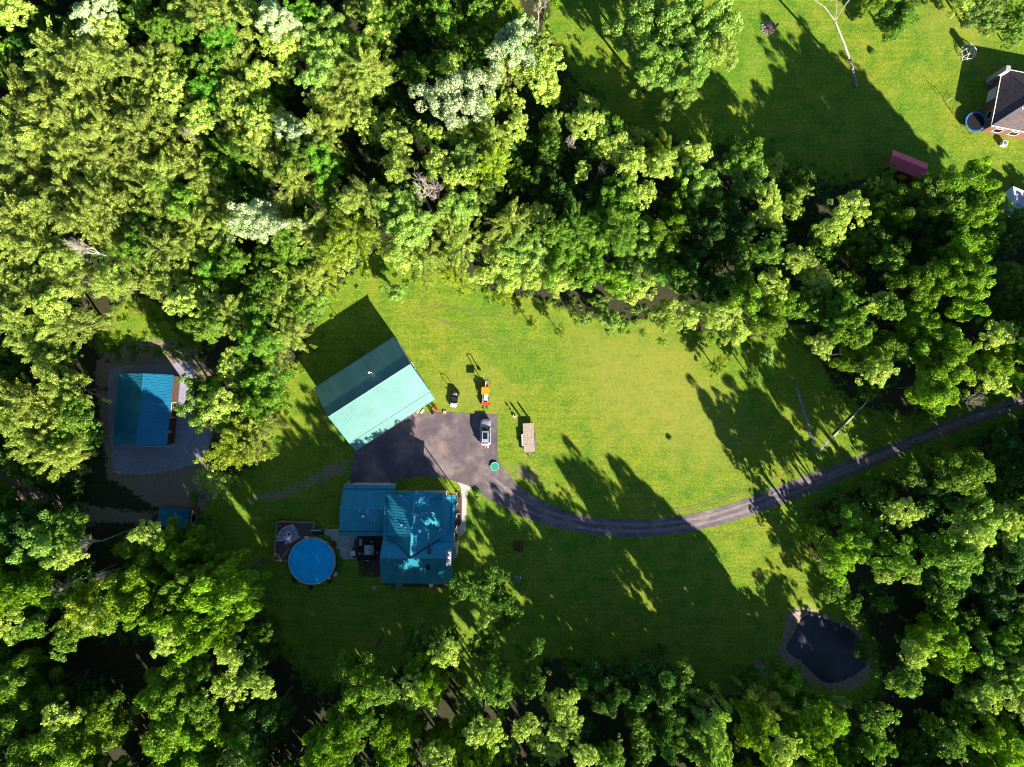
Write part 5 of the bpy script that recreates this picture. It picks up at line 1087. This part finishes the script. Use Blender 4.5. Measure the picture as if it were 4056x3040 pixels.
TREES = """
30 20 40 P;100 60 38 K;60 110 45 K;200 30 42 W;165 60 35 K;235 65 38 F;300 30 40 G;345 62 32 G;390 25 30 B;398 65 30 G;440 30 45 F;490 45 48 F;535 20 40 F;596 40 42 W;600 95 40 P;650 30 42 B;700 60 48 P;765 18 30 R;
715 120 48 P;760 95 38 G;790 155 42 F;740 180 45 F;830 50 42 G;870 20 38 G;905 62 50 K;960 40 42 G;1000 15 30 K;1110 45 35 G;1040 20 32 G;
20 160 40 K;60 175 32 K;130 108 50 F;185 112 48 F;235 125 46 F;118 152 45 F;178 160 48 F;295 150 44 F;345 140 44 F;390 145 34 G;372 178 40 F;322 195 44 F;380 218 34 F;483 92 46 B;450 142 38 G;520 152 46 F;560 168 40 F;604 158 22 B;
449 200 50 B;500 205 40 B;620 125 34 K;600 200 38 K;570 225 38 G;645 92 35 P;690 150 44 P;700 205 38 F;742 228 42 F;
55 215 48 F;112 225 48 F;170 215 52 F;45 272 50 F;108 282 48 F;170 272 50 F;230 225 46 F;240 282 48 F;292 240 44 F;305 292 48 F;350 262 42 F;372 305 42 F;430 255 38 F;424 292 22 D;500 262 42 F;550 262 38 F;600 262 38 F;639 283 46 W;690 285 42 F;
505 338 50 G;560 322 42 F;600 340 46 F;650 342 42 G;694 345 42 B;38 338 50 F;98 335 48 F;150 350 44 F;200 332 50 F;252 350 44 F;80 398 50 F;28 408 48 F;140 408 50 F;200 400 48 F;260 395 46 F;312 350 46 F;352 385 42 F;395 350 48 F;328 425 46 F;388 432 42 G;442 375 42 F;
478 385 48 G;450 440 48 F;562 388 40 K;640 392 44 F;694 408 38 G;733 342 32 K;553 473 58 W;622 498 38 G;484 492 42 F;424 490 46 F;372 480 46 F;312 480 42 G;242 452 50 F;182 470 48 F;112 460 48 F;48 470 52 F;672 498 44 F;732 460 40 G;762 500 46 Y;722 542 42 Y;
30 542 50 F;90 532 48 F;140 556 40 B;190 540 30 D;242 520 48 F;292 542 42 G;350 542 48 F;412 552 46 F;458 596 42 B;505 562 38 G;570 562 34 K;622 562 44 G;650 605 44 F;604 610 40 K;242 612 44 F;20 624 44 F;75 622 44 F;168 602 42 F;370 602 44 F;318 592 42 F;
448 648 40 B;506 622 36 K;560 622 36 K;540 672 38 G;500 690 44 F;450 700 42 G;552 736 48 G;588 752 42 F;622 718 46 F;604 668 44 F;652 660 40 G;398 655 40 F;155 697 44 F;84 752 48 F;104 788 34 B;22 752 36 K;138 766 34 K;40 690 42 F;110 660 40 F;
497 794 34 F;535 821 38 K;560 840 46 G;449 849 42 G;432 882 46 P;478 880 40 F;552 875 42 G;500 918 38 G;552 912 42 F;511 966 50 Y;540 950 42 F;459 1038 36 F;
69 873 56 F;121 883 48 F;35 907 56 F;86 942 60 F;138 925 44 G;131 976 42 F;192 942 34 K;20 1000 36 K;86 1021 38 K;138 842 42 F;17 831 38 K;165 900 40 G;
35 1137 52 K;97 1130 48 K;93 1171 56 P;150 1147 38 G;148 1199 32 O;28 1270 58 O;90 1268 52 O;14 1347 38 O;66 1358 30 G;205 1175 26 D;152 1264 24 D;193 1309 48 Y;207 1340 38 Y;138 1385 34 G;242 1237 20 D;
318 1152 32 O;372 1158 28 K;397 1185 48 O;311 1199 52 O;290 1278 54 O;362 1226 52 O;366 1299 52 O;416 1264 48 G;483 1272 62 O;483 1330 56 O;407 1354 52 O;359 1385 34 O;459 1368 42 O;
345 1499 52 O;387 1458 42 G;500 1416 32 O;497 1485 38 O;554 1413 42 K;562 1371 28 K;562 1480 30 O;431 1447 34 K;20 1465 42 G;86 1516 52 O;28 1534 48 O;128 1551 38 O;145 1585 46 O;221 1575 52 O;104 1625 62 O;180 1630 52 O;225 1534 38 K;5 1580 30 G;
355 1568 54 O;469 1568 48 O;414 1620 62 O;362 1645 46 O;535 1610 42 O;518 1650 38 O;570 1568 42 K;431 1523 38 G;
771 1482 54 G;813 1499 34 G;788 1440 26 K;743 1585 54 O;790 1562 30 G;857 1592 46 O;857 1640 46 O;700 1630 50 O;933 1389 36 K;905 1378 34 K;965 1410 36 O;916 1447 42 O;932 1480 42 O;888 1496 34 O;930 1518 24 O;970 1375 22 K;
1013 1268 36 K;1061 1258 38 K;1051 1299 26 O;1085 1306 34 K;1054 1335 26 O;1097 1333 28 K;992 1282 24 K;1040 1396 34 K;1075 1447 38 K;1138 1406 30 K;1071 1492 38 G;1023 1492 22 O;1147 1475 36 K;1020 1537 28 K;
1044 1582 40 O;985 1610 50 O;1037 1625 44 O;946 1637 38 O;1134 1572 30 O;1165 1610 28 O;1095 1613 30 K;1209 1523 36 O;1229 1553 32 O;1206 1585 24 O;1199 1627 24 O;1261 1630 30 O;1279 1475 50 K;1315 1506 42 K;1323 1630 34 G;1380 1560 40 K;1417 1485 56 K;1454 1527 46 K;1434 1579 42 K;1385 1630 34 K;
1465 1480 40 K;1536 1562 46 P;1544 1618 50 P;1480 1600 38 K;1619 1462 34 K;1705 1491 48 G;1651 1527 42 F;1641 1580 52 O;1759 1545 52 O;1809 1527 28 O;1752 1598 52 O;1690 1630 38 O;1892 1548 38 G;1885 1600 42 G;1820 1616 42 G;2010 1562 24 G;2057 1606 34 G;2082 1537 38 G;
1867 1401 24 K;1806 1272 32 G;1840 1312 22 G;1913 1308 20 G;1813 1193 50 O;1856 1145 44 G;1763 1139 34 K;1946 1107 36 O;1931 1203 46 G;1913 1240 26 R;1967 1243 20 R;2107 1121 46 P;2100 1168 38 P;2064 1211 52 G;2028 1257 46 K;2035 1302 38 G;2179 1121 38 P;2190 1203 42 K;
2021 1379 50 O;1978 1408 38 O;2050 1426 42 O;1957 1473 38 G;2118 1408 44 P;2172 1462 54 P;2125 1509 38 P;2172 1372 46 G;2201 1520 38 B;2154 1598 54 O;2190 1640 46 O;2118 1642 42 O;2154 1282 44 K;2190 1318 38 K;2082 1343 30 K;1990 1620 40 K;
1436 578 42 B;1508 570 42 K;1440 678 34 B;1497 680 36 O;1555 681 38 O;1590 717 32 O;1608 645 46 O;1669 617 38 O;1662 688 44 O;1705 660 42 O;1544 628 42 K;1483 610 38 K;1734 574 28 B;1773 610 34 F;1752 660 38 G;1831 606 28 G;1813 663 42 G;1892 656 28 F;1842 714 42 O;1777 746 28 O;1849 760 46 O;1914 753 42 O;1899 803 34 O;1878 843 28 K;1928 667 30 G;
1992 610 44 O;2082 592 56 O;2100 642 46 O;1985 689 44 O;2010 732 50 O;2064 778 50 O;2028 839 46 O;2154 725 38 O;2154 775 42 O;2143 825 34 P;2183 602 34 G;2093 861 24 D;2185 660 38 K;
1551 789 20 Yy;1659 771 17 Py;1626 807 16 Gy;2082 1018 54 G;2172 976 50 K;2028 1050 42 K;2190 1048 42 K;2010 998 34 K;1900 1070 32 K;1831 1098 32 K;2140 1050 40 K;1970 1030 30 K;
1440 341 42 Y;1501 334 34 F;1508 395 56 P;1472 449 44 O;1619 330 36 G;1612 377 46 P;1677 363 26 O;1734 373 30 K;1730 413 24 B;1662 424 30 F;1662 465 32 O;1712 449 28 O;1838 449 40 O;1799 496 34 F;1900 398 36 K;1906 406 25 O;1928 456 42 O;1885 510 38 K;1995 402 28 K;2064 413 54 G;2111 388 42 O;2028 442 46 G;2118 431 48 O;2010 503 54 K;2118 492 48 O;2082 539 54 O;2150 458 30 G;2198 478 30 G;2190 500 34 K;
1436 503 48 O;1526 521 46 K;1580 485 46 K;1662 539 34 G;1727 560 34 B;1777 539 38 K;1849 539 38 K;1600 560 40 K;1930 560 40 G;1560 440 36 K;
816 79 38 F;812 14 34 F;775 138 46 F;795 166 42 F;764 242 42 F;792 262 38 F;857 300 36 Y;861 362 38 Y;842 255 22 B;882 148 38 K;923 45 40 K;1061 38 20 D;1165 21 18 D;985 97 38 K;1030 107 28 G;1047 76 30 G;1116 72 42 W;1106 104 44 W;1099 145 42 F;1171 166 40 W;1182 121 38 P;1185 207 25 F;995 200 66 W;1047 235 34 P;971 138 30 P;937 138 30 K;1106 221 28 F;1113 276 32 F;
930 293 32 P;1002 293 40 P;1065 300 42 F;1006 345 42 P;1061 356 44 Y;944 349 34 F;985 383 30 F;1192 269 28 B;1192 304 34 K;1227 197 25 K;1268 224 22 P;1261 269 36 P;1296 287 42 G;1234 304 18 D;1375 297 28 B;1323 318 38 F;1365 359 36 F;1430 355 34 O;1120 380 34 K;1175 380 42 K;1258 369 20 P;1192 331 32 K;1296 366 20 D;1337 421 46 G;1379 421 36 F;1437 235 26 Py;
909 407 36 D;942 411 28 D;1054 414 34 F;864 452 50 P;795 425 42 F;995 442 42 P;1102 476 42 F;1158 466 28 O;888 493 46 P;760 432 34 Y;975 483 42 F;1002 531 42 F;916 549 42 F;868 552 38 F;737 556 36 B;1120 517 46 P;1140 556 46 P;1199 500 38 G;1237 493 42 G;1278 442 42 K;1220 424 42 K;1303 483 46 G;1268 535 46 G;1347 500 46 G;1399 517 48 P;1209 552 42 G;1365 552 44 P;
1080 565 38 F;1040 595 24 P;1100 605 30 P;1150 595 34 P;1200 605 34 F;1260 590 38 G;1330 600 46 O;1380 620 40 O;1320 690 30 Py;1295 655 22 Py;1430 540 42 O;1262 690 15 Py;852 632 22 Py;1150 702 15 Yy;1210 716 13 Yy;930 585 30 Yy;985 595 26 Yy;1090 640 18 Yy;700 600 30 Yy;680 650 26 Py;
1400 55 66 S;1470 45 74 S;1540 60 64 S;1420 130 56 S;1490 150 50 S;1560 105 36 S;1945 30 44 G;1885 5 26 G;2130 18 44 P;2185 40 38 G;2090 5 34 P;2200 75 28 Py;1490 105 24 K
"""
EXTRA_UNDER = []
trees = []
for ln in TREES.replace('\n', '').split(';'):
    if not ln.strip(): continue
    x, y, r_, k = ln.split(); trees.append((float(x), float(y), float(r_), k))
def tree_height(x, y, r_, k):
    if k.endswith('y'): return 2.2 + r_ * .09
    if k == 'S': return 15
    h = 14.0
    if y > 1080: h = 16.5
    if y > 1080 and x < 700: h = 17
    if y > 1300 and x > 700: h = 19.5
    if y > 1450 and 850 < x < 1150: h = 22
    if y > 1300 and x >= 1150: h = 16.5
    if y > 1300 and x > 1770: h = 12.5
    if y > 1540 and 1000 < x < 1290: h = 23
    if (x, y) in ((1752, 1598), (1641, 1580), (1690, 1630)): h = 21
    if k == 'K' and y > 1300 and 1150 < x < 1500: h = 18.5
    if y > 1380 and 560 < x < 860: h = 23
    if 380 < x < 700 and 1250 < y < 1480: h = 20
    if x > 1450 and 300 < y < 1300: h = max(h, 16.5)
    if x > 1750 and y < 560: h = 15
    if 1430 < x < 1760 and y < 480: h = 12.5
    if 1700 < x < 1880 and 1080 < y < 1330: h = 13.5
    if x < 700 and 780 < y < 1060: h = 14.0
    if y < 560 and x < 1100: h = 14.0
    if k == 'W': h += 3
    if k == 'D' and r_ > 24 and y < 1000: h += 3.5
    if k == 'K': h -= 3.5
    if k == 'R': h -= 1
    if 980 < x < 1110 and 1250 < y < 1420: h = 15.5
    h += 1.6 * math.sin(x * 12.9898 + y * 78.233)
    if r_ < 30: h -= 3.0
    elif r_ > 52: h += 1.5
    if y < 70 and x > 1800: h = 7.5
    # edge of the main clearing: low trees
    if 500 < y < 700 and 820 < x < 1460: h = min(h, 7.0 + (640 - min(y, 640)) * .04)
    if 560 < y < 800 and x < 700 and x > 560: h = min(h, 9)
    if 1000 < y < 1060 and 400 < x < 500: h = 7
    if abs(x - 1867) < 3 and abs(y - 1401) < 3: h = 4.5
    if 1790 < x < 1920 and 1260 < y < 1320: h = 9
    return h
trees.sort(key=lambda t: -t[2])
NMAX = 292
main_t, rest_t = [], []
cnt = 0
for t in trees:
    if t[3] == 'D' or t[3].endswith('y') or cnt < NMAX - sum(1 for q_ in trees if q_[3] == 'D' or q_[3].endswith('y')):
        main_t.append(t)
        if not (t[3] == 'D' or t[3].endswith('y')): cnt += 1
    else: rest_t.append(t)
print('TREES', len(trees), 'individual', len(main_t), 'rest', len(rest_t))
LANDMARKS = [((805, 855), 'the big barn'), ((312, 885), 'the gravel-pad shed'), ((920, 1160), 'the main house'), ((673, 1212), 'the round blue pool'), ((1790, 1400), 'the pond'), ((1820, 925), 'the long white pipe'),
    ((2170, 230), 'the brick house'), ((1662, 60), 'the fire pit'), ((380, 1115), 'the small blue-roofed shed'), ((1960, 345), 'the red-roofed shed'), ((915, 405), 'the large bare tree'), ((553, 473), 'the lower silver tree'), ((995, 200), 'the big silver-white tree'),
    ((0, 0), 'the top left corner'), ((0, 1658), 'the bottom left corner'), ((2212, 1658), 'the bottom right corner'), ((1106, 1658), 'the middle of the bottom edge'), ((600, 0), 'the top edge left of centre'), ((0, 500), 'the upper left edge'), ((1460, 1135), 'the curved driveway'), ((2100, 900), 'the shaded end of the driveway'), ((1465, 90), 'the huge pale-leaved crown'), ((1300, 560), 'the upper lawn edge')]
LOOK = {'F': 'feathery olive-green tree', 'G': 'mid-green broadleaf tree', 'B': 'vivid bright-green tree', 'W': 'silvery white-leaved tree', 'K': 'dark green tree', 'O': 'yellow-green broadleaf tree', 'P': 'pale soft-green tree', 'R': 'reddish-brown dying tree', 'Y': 'golden-olive tree', 'S': 'huge pale fine-leaved tree', 'D': 'bare grey dead tree'}
DIRS = ['right of', 'up and right of', 'above', 'up and left of', 'left of', 'down and left of', 'below', 'down and right of']
ORD = ['nearest', 'second nearest', 'third nearest', 'fourth nearest', 'fifth nearest', 'sixth nearest', 'seventh nearest', 'eighth nearest', 'ninth nearest', 'tenth nearest', 'eleventh nearest', 'twelfth nearest', 'thirteenth nearest', 'fourteenth nearest', 'fifteenth nearest', 'sixteenth nearest']
groups = {}
for i, (x, y, r_, k) in enumerate(main_t):
    ds = sorted(((math.hypot(x - lx, y - ly), j) for j, ((lx, ly), _) in enumerate(LANDMARKS)))
    if ds[0][0] < 12: ds = ds[1:]
    d, j = ds[0]; (lx, ly), nm = LANDMARKS[j]
    a = math.degrees(math.atan2(ly - y, x - lx)) % 360; s = int((a + 22.5) // 45) % 8
    look = LOOK[k[0]] if not k.endswith('y') else {'P': 'pale young sapling', 'Y': 'yellow-green young bush', 'G': 'small green young bush', 'B': 'slim bright young sapling'}[k[0]]
    groups.setdefault((look, nm, s), []).append((d, i))
labels = {}
for (look, nm, s), mem in groups.items():
    mem.sort()
    for n_, (d, i) in enumerate(mem):
        labels[i] = f'{look} {DIRS[s]} {nm}' if len(mem) == 1 else f'{look} {DIRS[s]} {nm}, {ORD[min(n_, 15)]}'
SPEC = {(909, 407): 'largest bare dead tree, pale branches fanning above the green crowns', (995, 200): 'largest silvery white-leaved crown, up from the centre of the wood', (553, 473): 'round silvery white-leaved crown in the left wood'}
KIND = {'oak': 'broadleaf_tree', 'feather': 'feathery_tree', 'soft': 'soft_leaved_tree'}
STYLE = {'F': 'feather', 'Y': 'feather', 'P': 'soft', 'W': 'soft', 'S': 'soft', 'R': 'feather', 'G': 'oak', 'B': 'oak', 'K': 'oak', 'O': 'oak'}
rnd = random.Random(77)
H9 = 9.0
for i, (x, y, r_, k) in enumerate(main_t):
    lb = SPEC.get((int(x), int(y)), labels[i]); h = tree_height(x, y, r_, k); rz = rnd.uniform(0, 2 * PI)
    if k == 'D':
        R_ = r_ * DS * (CAMH - h) / FPX; p = WD(x, y, h - 1.5); o = thing('dead_tree', lb, 'tree', at(p, 0), rz, 'dead trees among the living crowns')
        sc2 = R_ / 2.6
        me = DEAD[i % 3]; b = bpy.data.objects.new('branches', me); C.objects.link(b); b.parent = o; b.scale = (sc2, sc2, h / 8.4)
        continue
    young = k.endswith('y'); kk = k[0]; st_ = STYLE[kk]
    if kk in 'GBK' and (y < 640 or x < 600) and y < 1080 and x < 1450: st_ = 'soft' if rnd.random() < .7 else 'feather'
    elif kk == 'G' and rnd.random() < .3: st_ = 'soft'
    if kk == 'O' and rnd.random() < .15: st_ = 'soft'
    R_ = r_ * DS * (CAMH - h) / FPX * 1.12; s = R_ / 4.0; zs = rnd.uniform(1.15, 1.55) if h > 10 else rnd.uniform(.9, 1.1)
    if (y > 1360 and x > 560) or (x < 700 and 780 < y < 1480): zs = max(zs, min(2.3, (h - 2.0) / (1.85 * R_)))
    hc = h - R_ * .9 * zs
    hc = max(hc, R_ * zs * .6)
    p = WD(x, y, hc + R_ * .35 * zs)
    nm = 'sapling' if young else KIND[st_]
    o = thing(nm, lb, 'sapling' if young else 'tree', at(p, 0), rz, 'saplings and young bushes on the lawns' if young else 'trees of the wood')
    me = rnd.choice(CM[st_]); 
    c = bpy.data.objects.new('crown', me); C.objects.link(c); c.parent = o; c.location = (0, 0, hc); c.scale = (s * rnd.uniform(.85, 1.2), s * rnd.uniform(.85, 1.2), s * zs); c.rotation_euler = (rnd.uniform(-.15, .15), rnd.uniform(-.15, .15), 0)
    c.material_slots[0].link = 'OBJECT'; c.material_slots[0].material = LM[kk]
    t_ = bpy.data.objects.new('trunk', TRUNKS[me.name]); C.objects.link(t_); t_.parent = o; t_.scale = (s, s, hc / H9)
    # limbs were laid out for a crown centre at H9: keep them near the crown by scaling height only

# smaller crowns, the woods beyond the frame and the undergrowth: nobody could count them
def mass(name, label, items, nleaf, leaf, seed, mats=('K',), zz=1.0, style='oak'):
    """items: (x, y, zc, R, tint) in metres"""
    cs, ns, ss, ts = [], [], [], []; rng = np.random.default_rng(seed)
    protos = [crown_data(style, seed + q_, nleaf, leaf) for q_ in range(4)]
    for j, (x, y, zc, R_, tt) in enumerate(items):
        cen, nrm, size, tint, *_ = protos[j % 4]; s = R_ / 4; a = rng.uniform(0, 2 * PI); ca, sa = math.cos(a), math.sin(a); Rm = np.array([[ca, -sa, 0], [sa, ca, 0], [0, 0, 1]])
        cs.append(cen * s * np.array([1, 1, zz]) @ Rm.T + np.array([x, y, zc])); ns.append(nrm @ Rm.T); ss.append(size * max(s, .5)); ts.append(np.clip(tint * .6 + tt, 0, 1))
    me = leafmesh(name, np.concatenate(cs), np.concatenate(ns), np.concatenate(ss), np.concatenate(ts), rng, LM[mats[0]])
    o = bpy.data.objects.new(name, me); C.objects.link(o); o['label'] = label; o['kind'] = 'stuff'; return o
it = []
for (x, y, r_, k) in rest_t:
    h = tree_height(x, y, r_, k) - .5; R_ = r_ * DS * (CAMH - h) / FPX * 1.1; p = WD(x, y, h - R_ * .6); it.append((p.x, p.y, h - R_ * .85, R_, {'K': .0, 'O': .3, 'F': .35, 'P': .35, 'W': .5}.get(k, .15)))
gi = [a for a, t in zip(it, rest_t) if t[3] in 'KG']; fi = [a for a, t in zip(it, rest_t) if t[3] not in 'KG']
if gi: mass('understory_crowns', 'smaller dark green crowns filling gaps between the tall trees', gi, 3800, .24, 900, ('G',), 1.1, 'soft')
if fi: mass('understory_crowns', 'smaller yellow-green crowns filling gaps between the tall trees', fi, 4200, .22, 950, ('F',), 1.1, 'soft')
# understory under the canopy, raised higher in the lower woods to thicken their shade
rng = np.random.default_rng(12)
def clear(x, y, m):
    X = np.array([x]); Y = np.array([y])
    for p_ in (lawn_main, lawn_ne, lawn_small): 
        if sdist(X, Y, p_)[0] < m: return False
    for p_ in dirt_polys: 
        if sdist(X, Y, p_)[0] < m: return False
    return True
xs_, ys_ = rng.uniform(-100, 100, 1900), rng.uniform(-80, 80, 1900)
ok = np.ones(1900, bool)
for p_, m_ in [(lawn_main, 2.5), (lawn_ne, 3.0), (lawn_small, 1.5), (glade, 1)] + [(q_, 1.5) for q_ in dirt_polys] + [([Vector(v) for v in gp], 1.5), ([v for v in (U + Lo[::-1])], 3.0)]: ok &= sdist(xs_, ys_, p_) > m_
it = [(x, y, rng.uniform(1.0, 5.0) ** (1.15 if y > -28 else 1.32), rng.uniform(1.0, 2.7), rng.uniform(-.1, .25)) for x, y in zip(xs_[ok], ys_[ok])]
mass('undergrowth', 'dark leafy undergrowth beneath the canopy', it, 330, .6, 1200, ('K',))
# woodland outside the frame that throws the long shadows
far = []
FAR_RIGHT = [(x, y) for x in np.arange(2270, 2900, 78) for y in np.arange(470, 1900, 80)]
FAR_BOT = [(x, y) for x in np.arange(-60, 2250, 78) for y in (1730, 1810, 1890, 1970)]
FAR_LEFT = [(x, y) for x in (-60, -140) for y in np.arange(-60, 1700, 80)]
FAR_TOP = [(x, y) for x in np.arange(0, 1180, 80) for y in (-60, -140)]
rnd = random.Random(9)
for (x, y) in FAR_RIGHT + FAR_BOT + FAR_LEFT + FAR_TOP:
    x += rnd.uniform(-25, 25); y += rnd.uniform(-25, 25); h = rnd.uniform(22, 25) if (980 < x < 1340 and y > 1700) else rnd.uniform(14, 16.5) if (1340 < x < 1700 and y > 1700) else rnd.uniform(12, 14.5) if (x > 1960 and y > 1150) else rnd.uniform(16, 18) if (x > 1700 and y > 1150) else rnd.uniform(18, 22) if (x > 0 and y > 400) else rnd.uniform(10, 14)
    p = WD(x, y, h * .8)
    if x > 2212 and (829 - p.y / (DS * CAMH / FPX)) < 540 + (1106 + p.x / (DS * CAMH / FPX) - 2092) * .96: continue
    if sdist(np.array([p.x]), np.array([p.y]), [v for v in (U + Lo[::-1])])[0] < 3: continue
    R_ = rnd.uniform(3.2, 4.6); far.append((p.x, p.y, h - R_ * 1.35, R_, rnd.uniform(0, .4)))
print('FAR', len(far))
mass('surrounding_woods', 'woodland continuing beyond the picture edges', far, 1300, .52, 1500, ('O',), 1.6)
mb = MB()
for (x, y, zc, R_, tt) in far: mb.tube((x, y, -.1), (x, y, zc), .25, .12, 6, False)
o = mb.build('surrounding_trunks', M['bark']); o['kind'] = 'stuff'; o['label'] = 'trunks of the woodland beyond the picture edges'

# weedy fringe along the lawn edges, low and bright
def fringe(poly, n, seed, rmax=.5):
    rng = np.random.default_rng(seed); P = np.array([[p[0], p[1]] for p in poly]); Q = np.roll(P, -1, 0); L_ = np.linalg.norm(Q - P, axis=1); k = rng.choice(len(P), n, p=L_ / L_.sum()); t = rng.uniform(0, 1, n)
    return P[k] + (Q[k] - P[k]) * t[:, None] + rng.normal(size=(n, 2)) * 1.3
pts = np.concatenate([fringe(lawn_main, 900, 1), fringe(lawn_ne, 500, 2), fringe(lawn_small, 160, 3)])
keep = (np.abs(pts[:, 0]) < 100) & (np.abs(pts[:, 1]) < 78)
for p_, m_ in [([v for v in (U + Lo[::-1])], .8), ([Vector(v) for v in gp], .5)]: keep &= sdist(pts[:, 0], pts[:, 1], p_) > m_
pts = pts[keep]
n = len(pts) * 60; rng = np.random.default_rng(5); k = np.repeat(np.arange(len(pts)), 60); rr = rng.uniform(.3, .9, len(pts))[k]
d = unit(rng.normal(size=(n, 3))); d[:, 2] = np.abs(d[:, 2]); cen = np.concatenate([pts[k], np.zeros((n, 1))], 1) + d * rr[:, None] * np.array([1, 1, .8]) * rng.uniform(.5, 1, n)[:, None]
me = leafmesh('weeds', cen, unit(d + rng.normal(size=(n, 3)) * .5), rng.uniform(.08, .2, n), rng.uniform(0, 1, n), rng, LM['G'], .45); o = bpy.data.objects.new('weeds', me); C.objects.link(o); o['kind'] = 'stuff'; o['label'] = 'bright weeds and brambles along the lawn edges'

# planted shrubs near the house
def shrub_mesh(seed, n=900, leaf=.07):
    rng = np.random.default_rng(seed); d = unit(rng.normal(size=(n, 3))); d[:, 2] = np.abs(d[:, 2]); r_ = (1 + .15 * np.sin(4 * np.arctan2(d[:, 1], d[:, 0]) + seed)) * rng.uniform(.6, 1.02, n) ** .5
    return leafmesh('shrub', d * r_[:, None] * np.array([1, 1, .9]), unit(d + rng.normal(size=(n, 3)) * .5), rng.uniform(.7, 1.3, n) * leaf * 1.6, rng.uniform(0, 1, n), rng, LM['G'], .45)
SH = [shrub_mesh(s) for s in (1, 2, 3)]
for i, (f, x, y, r_, k, lb) in enumerate(((RQ, 955, 512, .52, 'Y', 'golden-tipped shrub at the foot of the deck stairs'), (RQ, 1100, 630, .6, 'G', 'round green shrub between pool and patio, nearest the stairs'), (RQ, 1170, 782, .52, 'G', 'round green shrub between pool and patio, second from the stairs'),
    (RQ, 1207, 930, .62, 'G', 'large green shrub at the lower left corner of the patio'), (RQ, 1200, 1080, .58, 'G', 'green shrub right of the pool, just above the filter tank'), (RQ, 1035, 1300, .45, 'K', 'dark shrub below the pool skimmer'), (RQ, 690, 1420, .42, 'K', 'dark low shrub at the bottom of the pool'), (RQ, 385, 1290, .42, 'K', 'dark low shrub at the lower left of the pool'),
    (RQ, 1620, 960, .4, 'G', 'leafy shrub directly below the dining deck railing'), (RQ, 1635, 1060, .5, 'G', 'loose green shrub in the mulch bed below the dining deck'), (RQ, 1605, 1170, .4, 'O', 'bright-tipped shrub at the lower end of the mulch bed'), (RQ, 1800, 1175, .45, 'G', 'green shrub in the mulch bed nearest the house corner'),
    (RH2, 255, 1515, .5, 'G', 'green shrub left of the cellar hatch'), (RH2, 1480, 190, .62, 'G', 'sunlit green shrub between walkway and driveway'), (RC, 1190, 275, .95, 'R', 'dark reddish shrub on the shaded lawn right of the house'), (RU, 1300, 308, .5, 'K', 'small dark bush alone on the upper sunny lawn'), (RR, 80, 1118, .4, 'K', 'small dark weed clump alone on the main sunny lawn'),
    (RH2, 1480, 278, .3, 'P', 'small pale plant beside the curved walkway'), (RQ, 2160, 1370, .42, 'G', 'green shrub against the lower left house wall'))):
    q = f(x, y, .3); o = thing('shrub', lb, 'shrub', at(q, 0), i * 1.3, 'planted shrubs'); c = bpy.data.objects.new('foliage', SH[i % 3]); C.objects.link(c); c.parent = o; c.scale = (r_, r_ * 1.05, r_); c.location = (0, 0, .05)
    c.material_slots[0].link = 'OBJECT'; c.material_slots[0].material = LM[k]; mb = MB(); mb.tube((0, 0, 0), (0, 0, r_ * .6), .04, .02, 5); mb.build('stem', M['bark'], o)

# tall leaning bare-stemmed tree on the upper lawn
b0 = RU(1200, 520, 0); top = RU(1075, 128, 11.0); o = thing('leaning_tree', 'tall leaning pale-trunked tree forking on the upper lawn, crown beyond the top edge', 'tree', at(b0, 0))
fk = top - at(b0, 0); mb = MB(); pts_ = [Vector((0, 0, 0)), fk * .3 + Vector((.2, 0, .4)), fk * .62 + Vector((.1, .1, .3)), fk]; mb.path(pts_, 0, 9, [.27, .21, .17, .14])
mb.build('trunk', M['birchbark'], o)
e1, e2, e3 = RU(940, -10, 15) - at(b0, 0), RU(1165, -10, 15) - at(b0, 0), RU(1085, -30, 15.5) - at(b0, 0)
for e, r_ in ((e1, .10), (e2, .10), (e3, .06)):
    m_ = fk.lerp(e, .5) + Vector((0, .2, .3)); mb = MB(); mb.path([fk, m_, e], 0, 7, [r_, r_ * .75, r_ * .5]); ex = e + (e - fk) * .8 + up * 1.0; mb.path([e, ex], 0, 5, [r_ * .5, r_ * .2]); mb.path([m_, m_ + Vector((.8, .9, 1.2))], 0, 5, [r_ * .4, .03]); mb.path([e, e + Vector((-1.0, 1.0, 1.0))], 0, 5, [r_ * .4, .03]); mb.build('branch', M['birchbark'], o)
for j, e in enumerate((e1 + Vector((-1.5, 4.2, 1.5)), e2 + Vector((2.0, 4.5, 1.5)), e3 + Vector((0, 5, 1.8)))):
    c = bpy.data.objects.new('crown', CM['feather'][j]); C.objects.link(c); c.parent = o; c.location = e; c.scale = (.75, .75, .6); c.material_slots[0].link = 'OBJECT'; c.material_slots[0].material = LM['F']
